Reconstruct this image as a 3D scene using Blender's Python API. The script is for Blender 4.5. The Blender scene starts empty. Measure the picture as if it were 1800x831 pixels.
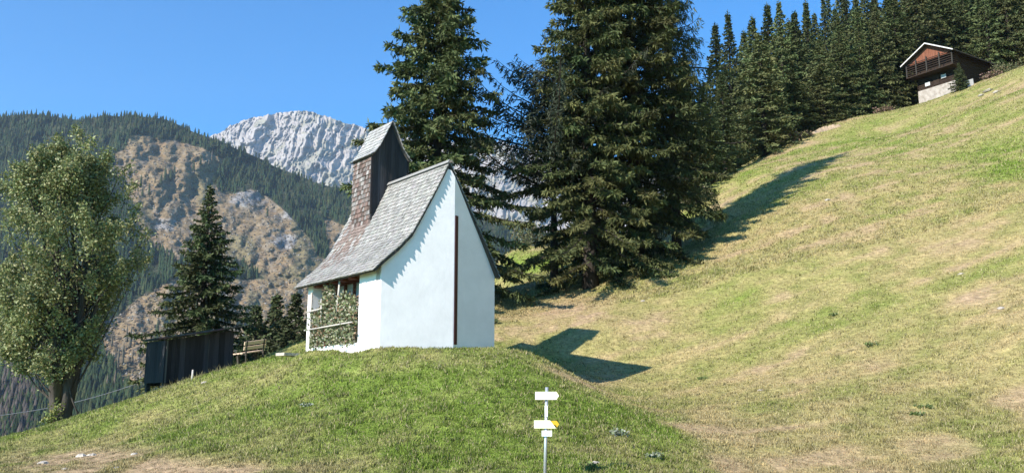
import bpy, math, random
import numpy as np
from mathutils import Vector, Matrix
R = math.radians
C = bpy.context.scene.collection
sc = bpy.context.scene

# ------------------------------------------------------------------ camera
PIT = 0.1855
F = 1600.0
cam_d = bpy.data.cameras.new('camera'); cam = bpy.data.objects.new('camera', cam_d); C.objects.link(cam)
cam_d.sensor_width = 36; cam_d.lens = 36 * F / 1800; cam_d.clip_start = .1; cam_d.clip_end = 20000
cam.location = (0, 0, 0); cam.rotation_euler = (math.pi / 2 + PIT, 0, 0)
sc.camera = cam
# ------------------------------------------------------------------ sky and sun
SUN_AZ, SUN_EL = R(-136.0), R(31.5)
w = bpy.data.worlds.new('World'); sc.world = w; w.use_nodes = True
nt = w.node_tree; nt.nodes.clear()
sky = nt.nodes.new('ShaderNodeTexSky'); sky.sky_type = 'NISHITA'; sky.sun_disc = False
sky.sun_elevation = SUN_EL; sky.sun_rotation = math.pi / 2 - SUN_AZ
sky.altitude = 1400; sky.air_density = 1.0; sky.dust_density = 0.15; sky.ozone_density = 2.2
bg = nt.nodes.new('ShaderNodeBackground'); bg.inputs[1].default_value = 0.10
wo = nt.nodes.new('ShaderNodeOutputWorld')
hs = nt.nodes.new('ShaderNodeHueSaturation'); hs.inputs['Saturation'].default_value = 1.3
tn = nt.nodes.new('ShaderNodeVectorMath'); tn.operation = 'MULTIPLY'; tn.inputs[1].default_value = (.55, 1.30, 1.52)   # clear alpine sky
nt.links.new(sky.outputs[0], hs.inputs['Color']); nt.links.new(hs.outputs[0], tn.inputs[0]); nt.links.new(tn.outputs[0], bg.inputs[0]); nt.links.new(bg.outputs[0], wo.inputs[0])
sl = bpy.data.lights.new('sun', 'SUN'); sl.energy = 5.0; sl.angle = R(.53); sl.color = (1, .94, .85)
so = bpy.data.objects.new('sun', sl); C.objects.link(so)
sdir = Vector((math.cos(SUN_AZ) * math.cos(SUN_EL), math.sin(SUN_AZ) * math.cos(SUN_EL), math.sin(SUN_EL)))
so.rotation_euler = sdir.to_track_quat('Z', 'Y').to_euler()
vs_ = sc.view_settings; vs_.view_transform = 'Standard'; vs_.look = 'None'; vs_.exposure = 0.82; vs_.gamma = 1
sc.cycles.max_bounces = 6; sc.cycles.diffuse_bounces = 3; sc.cycles.transparent_max_bounces = 8
sc.cycles.volume_bounces = 0

# ------------------------------------------------------------------ projection helpers
cP, sP = math.cos(PIT), math.sin(PIT)
def W(u, v, Y):
    """world point seen at photo pixel (u, v) at forward distance Y"""
    dx = (np.asarray(u, float) - 900) / F; dy = (415.5 - np.asarray(v, float)) / F
    yy = cP - dy * sP; zz = sP + dy * cP
    return np.stack([dx / yy * Y, np.ones_like(dx / yy) * Y, zz / yy * Y], -1)
def PX(P):
    P = np.asarray(P, float)
    d = P[..., 1] * cP + P[..., 2] * sP; up = -P[..., 1] * sP + P[..., 2] * cP
    d = np.where(d < .1, .1, d)
    return 900 + F * P[..., 0] / d, 415.5 - F * up / d

# ------------------------------------------------------------------ noise
def _h(ix, iy, iz, s):
    n = (ix * 374761393 + iy * 668265263 + iz * 1274126177 + s * 362437) & 0xffffffff
    n = ((n ^ (n >> 13)) * 1274126177) & 0xffffffff
    n = ((n ^ (n >> 16)) * 668265263) & 0xffffffff
    return ((n ^ (n >> 15)) & 0xffff) / 65535.0
def noise(x, y, z=0., s=0):
    x, y, z = np.broadcast_arrays(np.asarray(x, float), np.asarray(y, float), np.asarray(z, float))
    ix, iy, iz = (np.floor(a).astype(np.int64) for a in (x, y, z))
    fx, fy, fz = x - ix, y - iy, z - iz
    fx, fy, fz = (f * f * f * (f * (f * 6 - 15) + 10) for f in (fx, fy, fz))
    r = 0
    for a in (0, 1):
        for b in (0, 1):
            for c in (0, 1):
                r = r + _h(ix + a, iy + b, iz + c, s) * (fx if a else 1 - fx) * (fy if b else 1 - fy) * (fz if c else 1 - fz)
    return r * 2 - 1
def fbm(x, y, z=0., o=4, s=0, g=.5):
    r = 0; a = 1; t = 0
    for i in range(o):
        r = r + a * noise(x * 2 ** i, y * 2 ** i, z * 2 ** i, s + i * 7); t += a; a *= g
    return r / t
def ridged(x, y, z=0., o=5, s=0, g=.5):
    r = 0; a = 1; t = 0; wgt = 1
    for i in range(o):
        n = (1 - np.abs(noise(x * 2 ** i, y * 2 ** i, z * 2 ** i, s + i * 7))) ** 2
        r = r + a * n * wgt; wgt = np.clip(n * 1.4, 0, 1); t += a; a *= g
    return r / t
def inpoly(u, v, poly):
    u = np.asarray(u, float); v = np.asarray(v, float); ins = np.zeros(u.shape, bool); n = len(poly)
    for i in range(n):
        x1, y1 = poly[i]; x2, y2 = poly[(i + 1) % n]
        if y1 == y2: continue
        c = ((y1 > v) != (y2 > v)) & (u < (x2 - x1) * (v - y1) / (y2 - y1) + x1)
        ins ^= c
    return ins
def sstep(a, b, x):
    t = np.clip((x - a) / (b - a), 0, 1); return t * t * (3 - 2 * t)

# ------------------------------------------------------------------ materials
def mat(name, col=(.5, .5, .5), rough=.7, attr=False, noise_amt=0., noise_scale=5., bump=0., bump_scale=20., metal=0., coord='Object', transl=0., hue2=None, spec=.3, stretch=None):
    m = bpy.data.materials.new(name); m.use_nodes = True; t = m.node_tree; N = t.nodes; L = t.links
    b = N['Principled BSDF']; b.inputs['Roughness'].default_value = rough; b.inputs['Metallic'].default_value = metal
    b.inputs['Specular IOR Level'].default_value = spec
    if attr:
        a = N.new('ShaderNodeAttribute'); a.attribute_name = 'Col'; src = a.outputs['Color']
    else:
        a = N.new('ShaderNodeRGB'); a.outputs[0].default_value = (*col, 1); src = a.outputs[0]
    tc = N.new('ShaderNodeTexCoord'); co = tc.outputs[coord]
    if stretch:
        mp = N.new('ShaderNodeMapping'); mp.inputs['Scale'].default_value = stretch; L.new(co, mp.inputs[0]); co = mp.outputs[0]
    if noise_amt:
        n = N.new('ShaderNodeTexNoise'); n.inputs['Scale'].default_value = noise_scale; n.inputs['Detail'].default_value = 6; n.inputs['Roughness'].default_value = .65
        L.new(co, n.inputs['Vector'])
        mr = N.new('ShaderNodeMapRange'); mr.inputs[1].default_value = .25; mr.inputs[2].default_value = .75
        mr.inputs[3].default_value = 1 - noise_amt; mr.inputs[4].default_value = 1 + noise_amt; L.new(n.outputs[0], mr.inputs[0])
        if hue2:
            mx = N.new('ShaderNodeMix'); mx.data_type = 'RGBA'; mr.inputs[3].default_value = 0; mr.inputs[4].default_value = 1
            L.new(mr.outputs[0], mx.inputs[0]); L.new(src, mx.inputs[6]); mx.inputs[7].default_value = (*hue2, 1); src = mx.outputs[2]
        else:
            vm = N.new('ShaderNodeVectorMath'); vm.operation = 'SCALE'; L.new(src, vm.inputs[0]); L.new(mr.outputs[0], vm.inputs['Scale']); src = vm.outputs[0]
    L.new(src, b.inputs['Base Color'])
    if bump:
        n2 = N.new('ShaderNodeTexNoise'); n2.inputs['Scale'].default_value = bump_scale; n2.inputs['Detail'].default_value = 8; L.new(co, n2.inputs['Vector'])
        bp = N.new('ShaderNodeBump'); bp.inputs['Strength'].default_value = 1; bp.inputs['Distance'].default_value = bump
        L.new(n2.outputs[0], bp.inputs['Height']); L.new(bp.outputs[0], b.inputs['Normal'])
    if transl:
        tr = N.new('ShaderNodeBsdfTranslucent'); L.new(src, tr.inputs[0]); ms = N.new('ShaderNodeMixShader'); ms.inputs[0].default_value = transl
        L.new(b.outputs[0], ms.inputs[1]); L.new(tr.outputs[0], ms.inputs[2]); L.new(ms.outputs[0], N['Material Output'].inputs[0])
    return m
M = dict(
    grass=mat('meadow_ground', attr=True, rough=.95, noise_amt=.5, noise_scale=4.2, bump=.12, bump_scale=4.5, spec=.05),
    blade=mat('grass_blades', attr=True, rough=.8, transl=.25, spec=.1),
    needle=mat('conifer_needles', attr=True, rough=.75, transl=.1, spec=.2),
    leaf=mat('broad_leaves', attr=True, rough=.5, transl=.22, spec=.35),
    bark=mat('bark', (.045, .037, .031), rough=.95, noise_amt=.5, noise_scale=9, bump=.03, bump_scale=14, stretch=(1, 1, .25), spec=.1),
    greybark=mat('grey_bark', (.07, .06, .05), rough=.95, noise_amt=.5, noise_scale=7, bump=.04, bump_scale=10, stretch=(1, 1, .2), spec=.1),
    hill=mat('mountain_slope', attr=True, rough=.95, noise_amt=.55, noise_scale=.13, bump=3.5, bump_scale=.11, spec=.05),
    rock=mat('bare_rock', attr=True, rough=.9, noise_amt=.16, noise_scale=.012, bump=9., bump_scale=.014, spec=.1),
    far=mat('far_conifers', attr=True, rough=.95, spec=.05),
    plaster=mat('white_plaster', (.87, .825, .815), rough=.85, noise_amt=.08, noise_scale=1.3, bump=.005, bump_scale=7, spec=.2),
    shingle=mat('weathered_shingles', attr=True, rough=.85, noise_amt=.22, noise_scale=14, bump=.006, bump_scale=40, spec=.2, stretch=(1, 1, .6)),
    darkwood=mat('dark_boards', attr=True, rough=.8, noise_amt=.3, noise_scale=10, bump=.008, bump_scale=25, stretch=(1, 1, .12), spec=.25),
    redwood=mat('red_brown_wood', (.16, .05, .03), rough=.6, noise_amt=.25, noise_scale=12, spec=.3),
    redframe=mat('oxblood_painted_metal', (.045, .008, .012), rough=.5, spec=.3),
    panel=mat('grey_glazed_panel', (.5, .5, .5), rough=.25, noise_amt=.1, noise_scale=3, spec=.5),
    pole=mat('pale_wood_pole', (.5, .45, .40), rough=.7, noise_amt=.2, noise_scale=12),
    metal=mat('galvanised_steel', (.55, .56, .58), rough=.4, metal=.6, noise_amt=.1, noise_scale=12),
    signw=mat('sign_face', (.88, .84, .62), rough=.45, noise_amt=.03, noise_scale=9),
    signy=mat('sign_yellow', (.72, .42, .03), rough=.45),
    plaque=mat('white_plaque', (.8, .8, .8), rough=.4),
    ink=mat('grey_ink', (.22, .22, .24), rough=.6),
    bench=mat('bench_planks', (.70, .50, .36), rough=.6, noise_amt=.2, noise_scale=10, stretch=(1, 6, 6)),
    concrete=mat('concrete', (.42, .41, .39), rough=.9, noise_amt=.2, noise_scale=9, bump=.01, bump_scale=15),
    stone=mat('pale_stone', (.42, .37, .31), rough=.9, noise_amt=.25, noise_scale=8, bump=.03, bump_scale=8),
    stonewall=mat('rubble_wall', (.48, .44, .40), rough=.95, noise_amt=1, noise_scale=2.6, bump=.12, bump_scale=2.2, hue2=(.24, .20, .17), spec=.1),
    logwood=mat('brown_log_wood', (.036, .024, .018), rough=.85, noise_amt=.35, noise_scale=3, spec=.15),
    gablewood=mat('orange_gable_boards', (.19, .075, .045), rough=.8, noise_amt=.3, noise_scale=5, stretch=(1, 1, .2), spec=.15),
    tin=mat('pale_roof_edge', (.6, .58, .55), rough=.6),
    darkroof=mat('dark_shingle_roof', (.05, .045, .04), rough=.9, noise_amt=.3, noise_scale=6, spec=.1),
    cable=mat('cable', (.3, .3, .32), rough=.5),
)

# every tree has its own shade of green
for k_ in ('needle', 'shingle'):
    t = M[k_].node_tree; b = t.nodes['Principled BSDF']; src = b.inputs['Base Color'].links[0].from_socket
    oi = t.nodes.new('ShaderNodeObjectInfo'); mr = t.nodes.new('ShaderNodeMapRange'); mr.inputs[3].default_value = .72 if k_ == 'needle' else .95; mr.inputs[4].default_value = 1.35 if k_ == 'needle' else 1.05
    vm = t.nodes.new('ShaderNodeVectorMath'); vm.operation = 'SCALE'; t.links.new(oi.outputs['Random'], mr.inputs[0]); t.links.new(src, vm.inputs[0]); t.links.new(mr.outputs[0], vm.inputs['Scale']); t.links.new(vm.outputs[0], b.inputs['Base Color'])

# ------------------------------------------------------------------ mesh helpers
def npmesh(name, V, quads=None, tris=None, col=None, material=None, smooth=False):
    me = bpy.data.meshes.new(name)
    V = np.ascontiguousarray(V, np.float32)
    q = np.zeros((0, 4), np.int32) if quads is None else np.asarray(quads, np.int32)
    t = np.zeros((0, 3), np.int32) if tris is None else np.asarray(tris, np.int32)
    me.vertices.add(len(V)); me.vertices.foreach_set('co', V.ravel())
    idx = np.concatenate([q.ravel(), t.ravel()]); n = len(q) + len(t)
    me.loops.add(len(idx)); me.loops.foreach_set('vertex_index', idx)
    tot = np.concatenate([np.full(len(q), 4, np.int32), np.full(len(t), 3, np.int32)])
    st = np.concatenate([[0], np.cumsum(tot)[:-1]]).astype(np.int32)
    me.polygons.add(n); me.polygons.foreach_set('loop_start', st); me.polygons.foreach_set('loop_total', tot)
    if smooth: me.polygons.foreach_set('use_smooth', np.ones(n, bool))
    if col is not None:
        col = np.asarray(col, np.float32)
        if col.shape[1] == 3: col = np.concatenate([col, np.ones((len(col), 1), np.float32)], 1)
        a = me.color_attributes.new('Col', 'FLOAT_COLOR', 'POINT'); a.data.foreach_set('color', col.ravel())
    me.update(calc_edges=True)
    if material: me.materials.append(M[material])
    return me
def link(name, me, parent=None, loc=None):
    o = bpy.data.objects.new(name, me); C.objects.link(o)
    if parent: o.parent = parent
    if loc is not None: o.location = loc
    return o
def tag(o, label=None, cat=None, group=None, kind=None):
    if label: o['label'] = label
    if cat: o['category'] = cat
    if group: o['group'] = group
    if kind: o['kind'] = kind
    return o
def empty(name, loc, rz=0., label=None, cat=None, group=None):
    o = bpy.data.objects.new(name, None); C.objects.link(o); o.location = loc; o.rotation_euler = (0, 0, rz); o.empty_display_size = .3
    return tag(o, label, cat, group)
class MB:
    """collects solid pieces into one mesh, with a colour per piece"""
    def __init__(s): s.v = []; s.f = []; s.c = []
    def add(s, vs, fs, col=(.5, .5, .5)):
        k = len(s.v); s.v += [tuple(p) for p in vs]; s.f += [tuple(i + k for i in f) for f in fs]; s.c += [col] * len(vs)
    def box(s, c, d, rz=0., col=(.5, .5, .5), mtx=None):
        x, y, z = (a / 2 for a in d); ps = []
        for a, b, e in ((-x, -y, -z), (x, -y, -z), (x, y, -z), (-x, y, -z), (-x, -y, z), (x, -y, z), (x, y, z), (-x, y, z)):
            p = Vector((a, b, e))
            if mtx is not None: p = mtx @ p
            elif rz: p = Matrix.Rotation(rz, 3, 'Z') @ p
            ps.append((p.x + c[0], p.y + c[1], p.z + c[2]))
        s.add(ps, [(0, 3, 2, 1), (4, 5, 6, 7), (0, 1, 5, 4), (1, 2, 6, 5), (2, 3, 7, 6), (3, 0, 4, 7)], col)
    def hexa(s, bot, top, col=(.5, .5, .5)):
        """prism between two rings of equal count (bot counter-clockwise seen from top)"""
        n = len(bot); s.add(list(bot) + list(top), [tuple(range(n - 1, -1, -1)), tuple(range(n, 2 * n))] + [(i, (i + 1) % n, n + (i + 1) % n, n + i) for i in range(n)], col)
    def tube(s, pts, rad, n=8, col=(.5, .5, .5), cap=True):
        pts = [Vector(p) for p in pts]; k0 = []; vs = []; fs = []
        for i, p in enumerate(pts):
            d = (pts[min(i + 1, len(pts) - 1)] - pts[max(i - 1, 0)]).normalized()
            a = d.cross(Vector((0, 0, 1)) if abs(d.z) < .9 else Vector((1, 0, 0))).normalized(); b = d.cross(a)
            r = float(rad[i] if hasattr(rad, '__len__') else rad)
            for j in range(n):
                t = 2 * math.pi * j / n; q = p + r * (math.cos(t) * a + math.sin(t) * b); vs.append((q.x, q.y, q.z))
        for i in range(len(pts) - 1):
            for j in range(n):
                fs.append((i * n + j, i * n + (j + 1) % n, (i + 1) * n + (j + 1) % n, (i + 1) * n + j))
        if cap: fs.append(tuple(range(n - 1, -1, -1))); fs.append(tuple((len(pts) - 1) * n + j for j in range(n)))
        s.add(vs, fs, col)
    def mesh(s, name, material, smooth=False):
        me = bpy.data.meshes.new(name); me.from_pydata(s.v, [], s.f)
        a = me.color_attributes.new('Col', 'FLOAT_COLOR', 'POINT')
        a.data.foreach_set('color', np.array([(*c, 1) for c in s.c], np.float32).ravel())
        if smooth: me.polygons.foreach_set('use_smooth', np.ones(len(me.polygons), bool))
        me.materials.append(M[material]); me.update(); return me
    def build(s, name, material, parent=None, smooth=False, loc=None):
        return link(name, s.mesh(name, material, smooth), parent, loc)

# ================================================================== TERRAIN
px_pts = [
 (0, 831, 22), (300, 831, 20), (600, 831, 18.8), (957, 831, 18.0), (1090, 810, 18.9), (1020, 820, 18.3), (1250, 831, 20.3), (1500, 831, 20.5), (1800, 831, 19.5),
 (-150, 840, 24), (-150, 800, 28), (0, 772, 32), (50, 760, 33.5), (110, 743, 35.8), (190, 718, 36), (265, 692, 36.5), (340, 665, 36), (410, 645, 35.5), (465, 632, 34.5),
 (537, 630, 31.5), (600, 626, 29.3), (735, 618, 27.7), (800, 616, 27.5), (870, 616, 28.2), (935, 624, 28.4), (1000, 665, 26.8), (1070, 693, 26.6), (1110, 714, 27), (1160, 728, 26.5), (1250, 722, 27.5),
 (150, 795, 25.5), (300, 765, 24.5), (500, 760, 22), (700, 760, 21.2), (900, 760, 21), (1100, 775, 21.5), (1300, 765, 23.5), (1550, 760, 23.5), (1800, 760, 22),
 (350, 690, 30.5), (500, 690, 26.5), (700, 690, 24.3), (900, 690, 23.6), (1000, 725, 23.2), (200, 760, 28.5), (350, 722, 27.5), (450, 672, 30.5), (600, 655, 26.6), (735, 648, 25.6), (870, 650, 25.7),
 (1500, 690, 27.3), (1800, 690, 25.5), (1155, 650, 36), (1052, 583, 40), (993, 625, 38.6), (1070, 690, 32.3), (1110, 690, 33), (935, 600, 40), (885, 600, 40),
 (885, 545, 46), (1000, 540, 45), (880, 510, 52), (880, 452, 68), (950, 441, 72), (980, 446, 70), (1060, 468, 51.5), (1000, 498, 51),
 (1200, 430, 55), (1340, 340, 61.5), (1490, 270, 70), (1200, 560, 41), (1350, 600, 35.5), (1350, 480, 43.5), (1500, 600, 32.8), (1500, 450, 43), (1650, 600, 30.5), (1650, 400, 44),
 (1800, 600, 28.3), (1800, 400, 40.5), (1800, 250, 56), (1650, 290, 56), (1500, 360, 51), (1700, 200, 72), (1580, 235, 78), (1430, 285, 69),
 (1200, 388, 61), (1240, 335, 69), (1290, 306, 76), (1340, 283, 80), (1420, 240, 84), (1520, 207, 88), (1610, 186, 94), (1675, 158, 90), (1740, 141, 93), (1800, 124, 95), (1900, 95, 98),
 (1300, 373, 57), (1300, 337, 66.5), (1200, 446, 52), (1200, 405, 62.5), (1400, 322, 60), (1400, 290, 68.5), (1250, 407, 54.5), (1250, 368, 64.5), (1300, 320, 112), (1500, 225, 120), (1800, 118, 140), (1230, 350, 105), (480, 622, 41), (535, 604, 44),
]
def chap(a, b):  # chapel plan -> world xy
    g = (.79105, .61175); r = (-.61175, .79105); mx, my = -2.3352, 29.4392
    return mx + a * g[0] + b * r[0], my + a * g[1] + b * r[1]
w_pts = [(0, 0, -1.75), (-6, 5, -1.9), (6, 6, -1.5), (0, 10, -1.75), (12, 8, -.9), (-12, 12, -2.3), (.6, 16.6, -1.42), (8, 14, -1.4), (22, 20, 1.5), (40, 30, 12.5),
 (-20, 44, -4), (-12, 52, -1.5), (-25, 36, -4.5), (-28, 28, -5), (-30, 20, -5.5), (-30, 60, -20), (-8, 62, -4), (-8, 90, -18), (-30, 90, -40), (-50, 60, -34), (-50, 30, -20), (-45, 110, -60), (-5, 120, -30),
 (15, 125, 12), (5, 75, 10), (3, 110, 4), (-1, 60, 6.5),
 (2.0, 31.5, 1.05), (1.0, 33.5, 1.45), (2.9, 29.6, .45), (-15.2, 38.3, .35), (-12.9, 40.5, .9), (-11, 38.2, 1.62), (70, 100, 48), (60, 60, 33), (100, 130, 72), (60, 160, 62)]
for a, b in ((-2.2, 0), (2.2, 0), (-2.2, 5.2), (2.2, 5.2), (0, -.5), (-3.2, 3), (0, 2.6), (3.0, 2.5)): w_pts.append((*chap(a, b), 1.80))
cp = np.array([tuple(W(u, v, Y)) for u, v, Y in px_pts] + w_pts)
def _tps(A, B):
    d = ((A[:, None, :] - B[None]) ** 2).sum(-1); return .5 * d * np.log(d + 1e-9)
_sx = cp[:, :2] / 10
_n = len(cp); K = np.zeros((_n + 3, _n + 3)); K[:_n, :_n] = _tps(_sx, _sx) + np.eye(_n) * .002
K[:_n, _n] = 1; K[:_n, _n + 1:] = _sx; K[_n, :_n] = 1; K[_n + 1:, :_n] = _sx.T
_w = np.linalg.solve(K, np.concatenate([cp[:, 2], [0, 0, 0]]))
def ground(x, y, detail=True):
    x = np.atleast_1d(np.asarray(x, float)); y = np.atleast_1d(np.asarray(y, float)); out = np.empty(x.shape)
    xf, yf, of = x.ravel(), y.ravel(), out.ravel()
    for i in range(0, len(xf), 20000):
        q = np.stack([xf[i:i + 20000], yf[i:i + 20000]], -1) / 10
        of[i:i + 20000] = _tps(q, _sx) @ _w[:_n] + _w[_n] + q @ _w[_n + 1:]
    out = of.reshape(x.shape)
    if detail:
        out = out + .07 * fbm(x / 2.2, y / 2.2, 0, 3, 11) + .035 * fbm(x / .5, y / .5, 0, 2, 12) + .35 * fbm(x / 11, y / 11, 0, 2, 13) * sstep(30, 60, y)
    return out
def gz(x, y): return float(ground(x, y)[0])
def snap(u, v, Y0=15., Y1=110., n=400):
    """first place where the ray of photo pixel (u, v) meets the meadow"""
    Y = np.linspace(Y0, Y1, n); P = W(np.full(n, float(u)), np.full(n, float(v)), Y); d = P[:, 2] - ground(P[:, 0], P[:, 1])
    k = np.argmax(d < 0) if (d < 0).any() else n - 1
    return P[k, 0], P[k, 1], gz(P[k, 0], P[k, 1])

def meadow_col(x, y, z):
    """base colour of the turf: lush mound, straw slope, bare brown spots"""
    u, v = PX(np.stack([x, y, z], -1))
    n1 = fbm(x / 3.0, y / 4.0, 0, 4, 21); n2 = fbm(x / .8, y / .9, 0, 3, 22); n3 = fbm(x / 7, y / 7, 0, 3, 23)
    edge = np.interp(v, [560, 600, 625, 665, 693, 720, 760, 800, 831, 900], [880, 890, 940, 1000, 1065, 1120, 1190, 1240, 1270, 1320])
    mound = 1 - sstep(-25, 25, u - edge + 18 * n2); mound = np.where((y > 42) | (v < 598), 0, mound)
    n5 = fbm((x + y * .25) / 9., (y - x * .25) / 1.1, 0, 3, 24)
    dry = .73 + .34 * n1 + .34 * n2 - .25 * n3 + .38 * n5
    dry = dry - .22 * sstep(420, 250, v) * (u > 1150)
    gm = .22 + .34 * n1 + .34 * n2
    dry = dry * (1 - mound) + gm * mound
    def blob(cu, cv, ru, rv): return np.exp(-(((u - cu) / ru) ** 2 + ((v - cv) / rv) ** 2))
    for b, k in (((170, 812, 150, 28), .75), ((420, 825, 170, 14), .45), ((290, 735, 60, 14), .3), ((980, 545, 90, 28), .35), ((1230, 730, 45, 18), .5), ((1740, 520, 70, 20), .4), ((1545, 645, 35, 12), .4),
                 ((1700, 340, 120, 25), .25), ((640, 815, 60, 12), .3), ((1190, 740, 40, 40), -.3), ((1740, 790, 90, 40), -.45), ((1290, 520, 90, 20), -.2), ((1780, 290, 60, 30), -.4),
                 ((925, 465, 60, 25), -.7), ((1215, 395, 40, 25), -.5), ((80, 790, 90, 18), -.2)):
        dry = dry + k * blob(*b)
    dry = np.clip(dry, 0, 1)[..., None]
    bare = np.clip(1.6 * blob(170, 815, 150, 26) + .9 * blob(420, 828, 150, 12) + .8 * blob(1000, 548, 70, 24) + .7 * blob(1545, 645, 30, 10) + .6 * blob(1720, 530, 50, 10) + .75 * np.clip((n1 + n5) * 2.2 - .4, 0, 1) * (1 - mound), 0, 1)[..., None] * sstep(-.5, .15, n2)[..., None]
    green = np.array([.150, .205, .036]); straw = np.array([.335, .262, .122]); brown = np.array([.34, .235, .155])
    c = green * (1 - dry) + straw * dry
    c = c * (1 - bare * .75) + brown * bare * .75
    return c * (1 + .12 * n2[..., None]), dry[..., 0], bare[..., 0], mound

xs = np.concatenate([np.arange(-60, -24, 1.0), np.arange(-24, 34, .22), np.arange(34, 130, 1.0)])
ys = np.concatenate([np.arange(-12, 14, 1.0), np.arange(14, 50, .22), np.arange(50, 75, .4), np.arange(75, 100, .6), np.arange(100, 175, 2.0)])
gx, gy = np.meshgrid(xs, ys); gzv = ground(gx, gy)
V = np.stack([gx, gy, gzv], -1).reshape(-1, 3)
nx_, ny_ = len(xs), len(ys); ii = np.arange((ny_ - 1) * nx_).reshape(ny_ - 1, nx_)[:, :-1].ravel()
quads = np.stack([ii, ii + 1, ii + nx_ + 1, ii + nx_], -1)
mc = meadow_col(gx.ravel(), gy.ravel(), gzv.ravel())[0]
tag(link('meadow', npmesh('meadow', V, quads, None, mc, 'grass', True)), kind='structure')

# ------------------------------------------------------------------ grass blades
rng = np.random.default_rng(5)
def grass_blades(N, umin, umax, ymin, ymax, hmul, name, label, wmul=1.):
    # candidates spread with density falling as distance grows
    t = rng.random(N); y = 1 / (1 / ymin + t * (1 / ymax - 1 / ymin))
    u = rng.uniform(umin, umax, N); x = (u - 900) / F * 1.03 * y
    z = ground(x, y)
    nrm = rng.normal(size=(N, 2)); nrm /= np.linalg.norm(nrm, axis=1)[:, None]
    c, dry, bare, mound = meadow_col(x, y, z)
    tuft = .5 + 1.1 * np.clip(fbm(x / .2, y / .2, 0, 2, 31) + .3, 0, 1)
    h = hmul * tuft * rng.uniform(.5, 1.3, N) * (1 - .7 * bare) * (1 - .2 * dry)
    wd = rng.uniform(.010, .020, N) * wmul * (y / 22) ** .6
    lean = rng.normal(size=(N, 2)) * .45 * h[:, None]
    b0 = np.stack([x - nrm[:, 0] * wd, y - nrm[:, 1] * wd, z - .02], -1); b1 = np.stack([x + nrm[:, 0] * wd, y + nrm[:, 1] * wd, z - .02], -1)
    tp = np.stack([x + lean[:, 0], y + lean[:, 1], z + h], -1)
    V = np.stack([b0, b1, tp], 1).reshape(-1, 3)
    var = (rng.uniform(.4, 1.6, N) * (.75 + .5 * np.clip(fbm(x / .22, y / .22, 0, 2, 33) + .5, 0, 1)))[:, None]
    cc = c * var; st = rng.random(N) < .14 + .25 * dry
    cc[st] = np.array([.42, .36, .20]) * rng.uniform(.6, 1.2, (st.sum(), 1))
    col = np.repeat(cc, 3, 0)
    tris = np.arange(N * 3).reshape(-1, 3)
    return tag(link(name, npmesh(name, V, None, tris, col, 'blade')), label, 'grass', kind='stuff')
grass_blades(620000, -30, 1850, 15.5, 46, .072, 'grass', 'short mown grass covering the mound and lower slope')
grass_blades(210000, 830, 1850, 44, 98, .10, 'slope_grass', 'sun-bleached short grass on the upper meadow slope', 1.3)

# ================================================================== MOUNTAINS
def screen_sheet(name, us, vfun, n_v, dfun, cfun, material, label=None):
    """a terrain surface given as distance for each direction; real ground at its real distance"""
    U, Tt = np.meshgrid(us, np.linspace(0, 1, n_v)); Vv = vfun(U, Tt); D = dfun(U, Vv, Tt)
    P = W(U, Vv, 1.0) * D[..., None]; c = cfun(U, Vv, P)
    nu = len(us); i = np.arange((n_v - 1) * nu).reshape(n_v - 1, nu)[:, :-1].ravel()
    q = np.stack([i, i + nu, i + nu + 1, i + 1], -1)
    o = link(name, npmesh(name, P.reshape(-1, 3), q, None, c.reshape(-1, 3), material, True)); tag(o, label, None, kind='structure')
    return o
def mt_sky(u):
    return np.interp(u, [-400, -200, 0, 60, 140, 180, 240, 290, 340, 380, 420, 500, 560, 620, 700, 800, 900, 1100, 1400],
                     [230, 205, 206, 200, 212, 204, 203, 210, 232, 245, 262, 300, 322, 338, 352, 372, 400, 430, 450]) + 2 * fbm(np.asarray(u) / 23., 0, 0, 3, 41)
def mt_d(U, V, T=None):
    vsk = mt_sky(U); t = np.clip((840 - V) / (840 - vsk), -.2, 1.05)
    d = 560 + 1040 * t ** 1.15
    x = U / 60.; y = V / 80.
    d = d * (1 + .05 * fbm(U / 240. + .35 * V / 100, V / 330., 0, 3, 51) + .022 * (ridged(U / 70 + V / 140, V / 120, 0, 5, 52) - .5) + .016 * fbm(U / 20, V / 16, 0, 3, 54)) - 6 * fbm(U / 9, V / 9, 0, 3, 53)
    # spur that carries the bare knoll left of the chapel
    d = d - 45 * np.exp(-((U - 470 - (V - 350) * .45) / 70) ** 2) * sstep(320, 380, V)
    d = d - 60 * np.exp(-((U - 215 + (V - 330) * .2) / 45.) ** 2) * sstep(330, 260, V) * .5
    return d
clear_main = [(225, 243), (262, 240), (300, 248), (330, 255), (370, 268), (395, 282), (383, 300), (372, 318), (395, 345), (420, 338), (450, 335), (478, 352), (500, 370), (520, 392), (545, 420), (560, 452), (580, 455), (575, 400), (555, 378), (600, 395), (700, 420), (900, 470),
              (900, 700), (560, 690), (430, 640), (300, 640), (255, 700), (215, 690), (180, 610), (170, 560), (195, 530), (230, 515), (300, 480), (330, 470), (300, 455), (240, 420), (225, 400), (235, 370), (228, 340), (215, 318), (195, 300), (205, 270)]
forest_band = [(165, 575), (190, 525), (235, 500), (300, 462), (345, 452), (430, 470), (465, 490), (430, 492), (380, 490), (310, 490), (250, 520), (200, 560)]
def is_forest(U, V):
    j = 7 * fbm(U / 22., V / 22., 0, 2, 61); f = ~inpoly(U + j, V + j, clear_main) | inpoly(U + j, V, forest_band)
    f = f & ~((V > 225) & (V < 247) & (U > 40) & (U < 70) & False)
    return f
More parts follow.
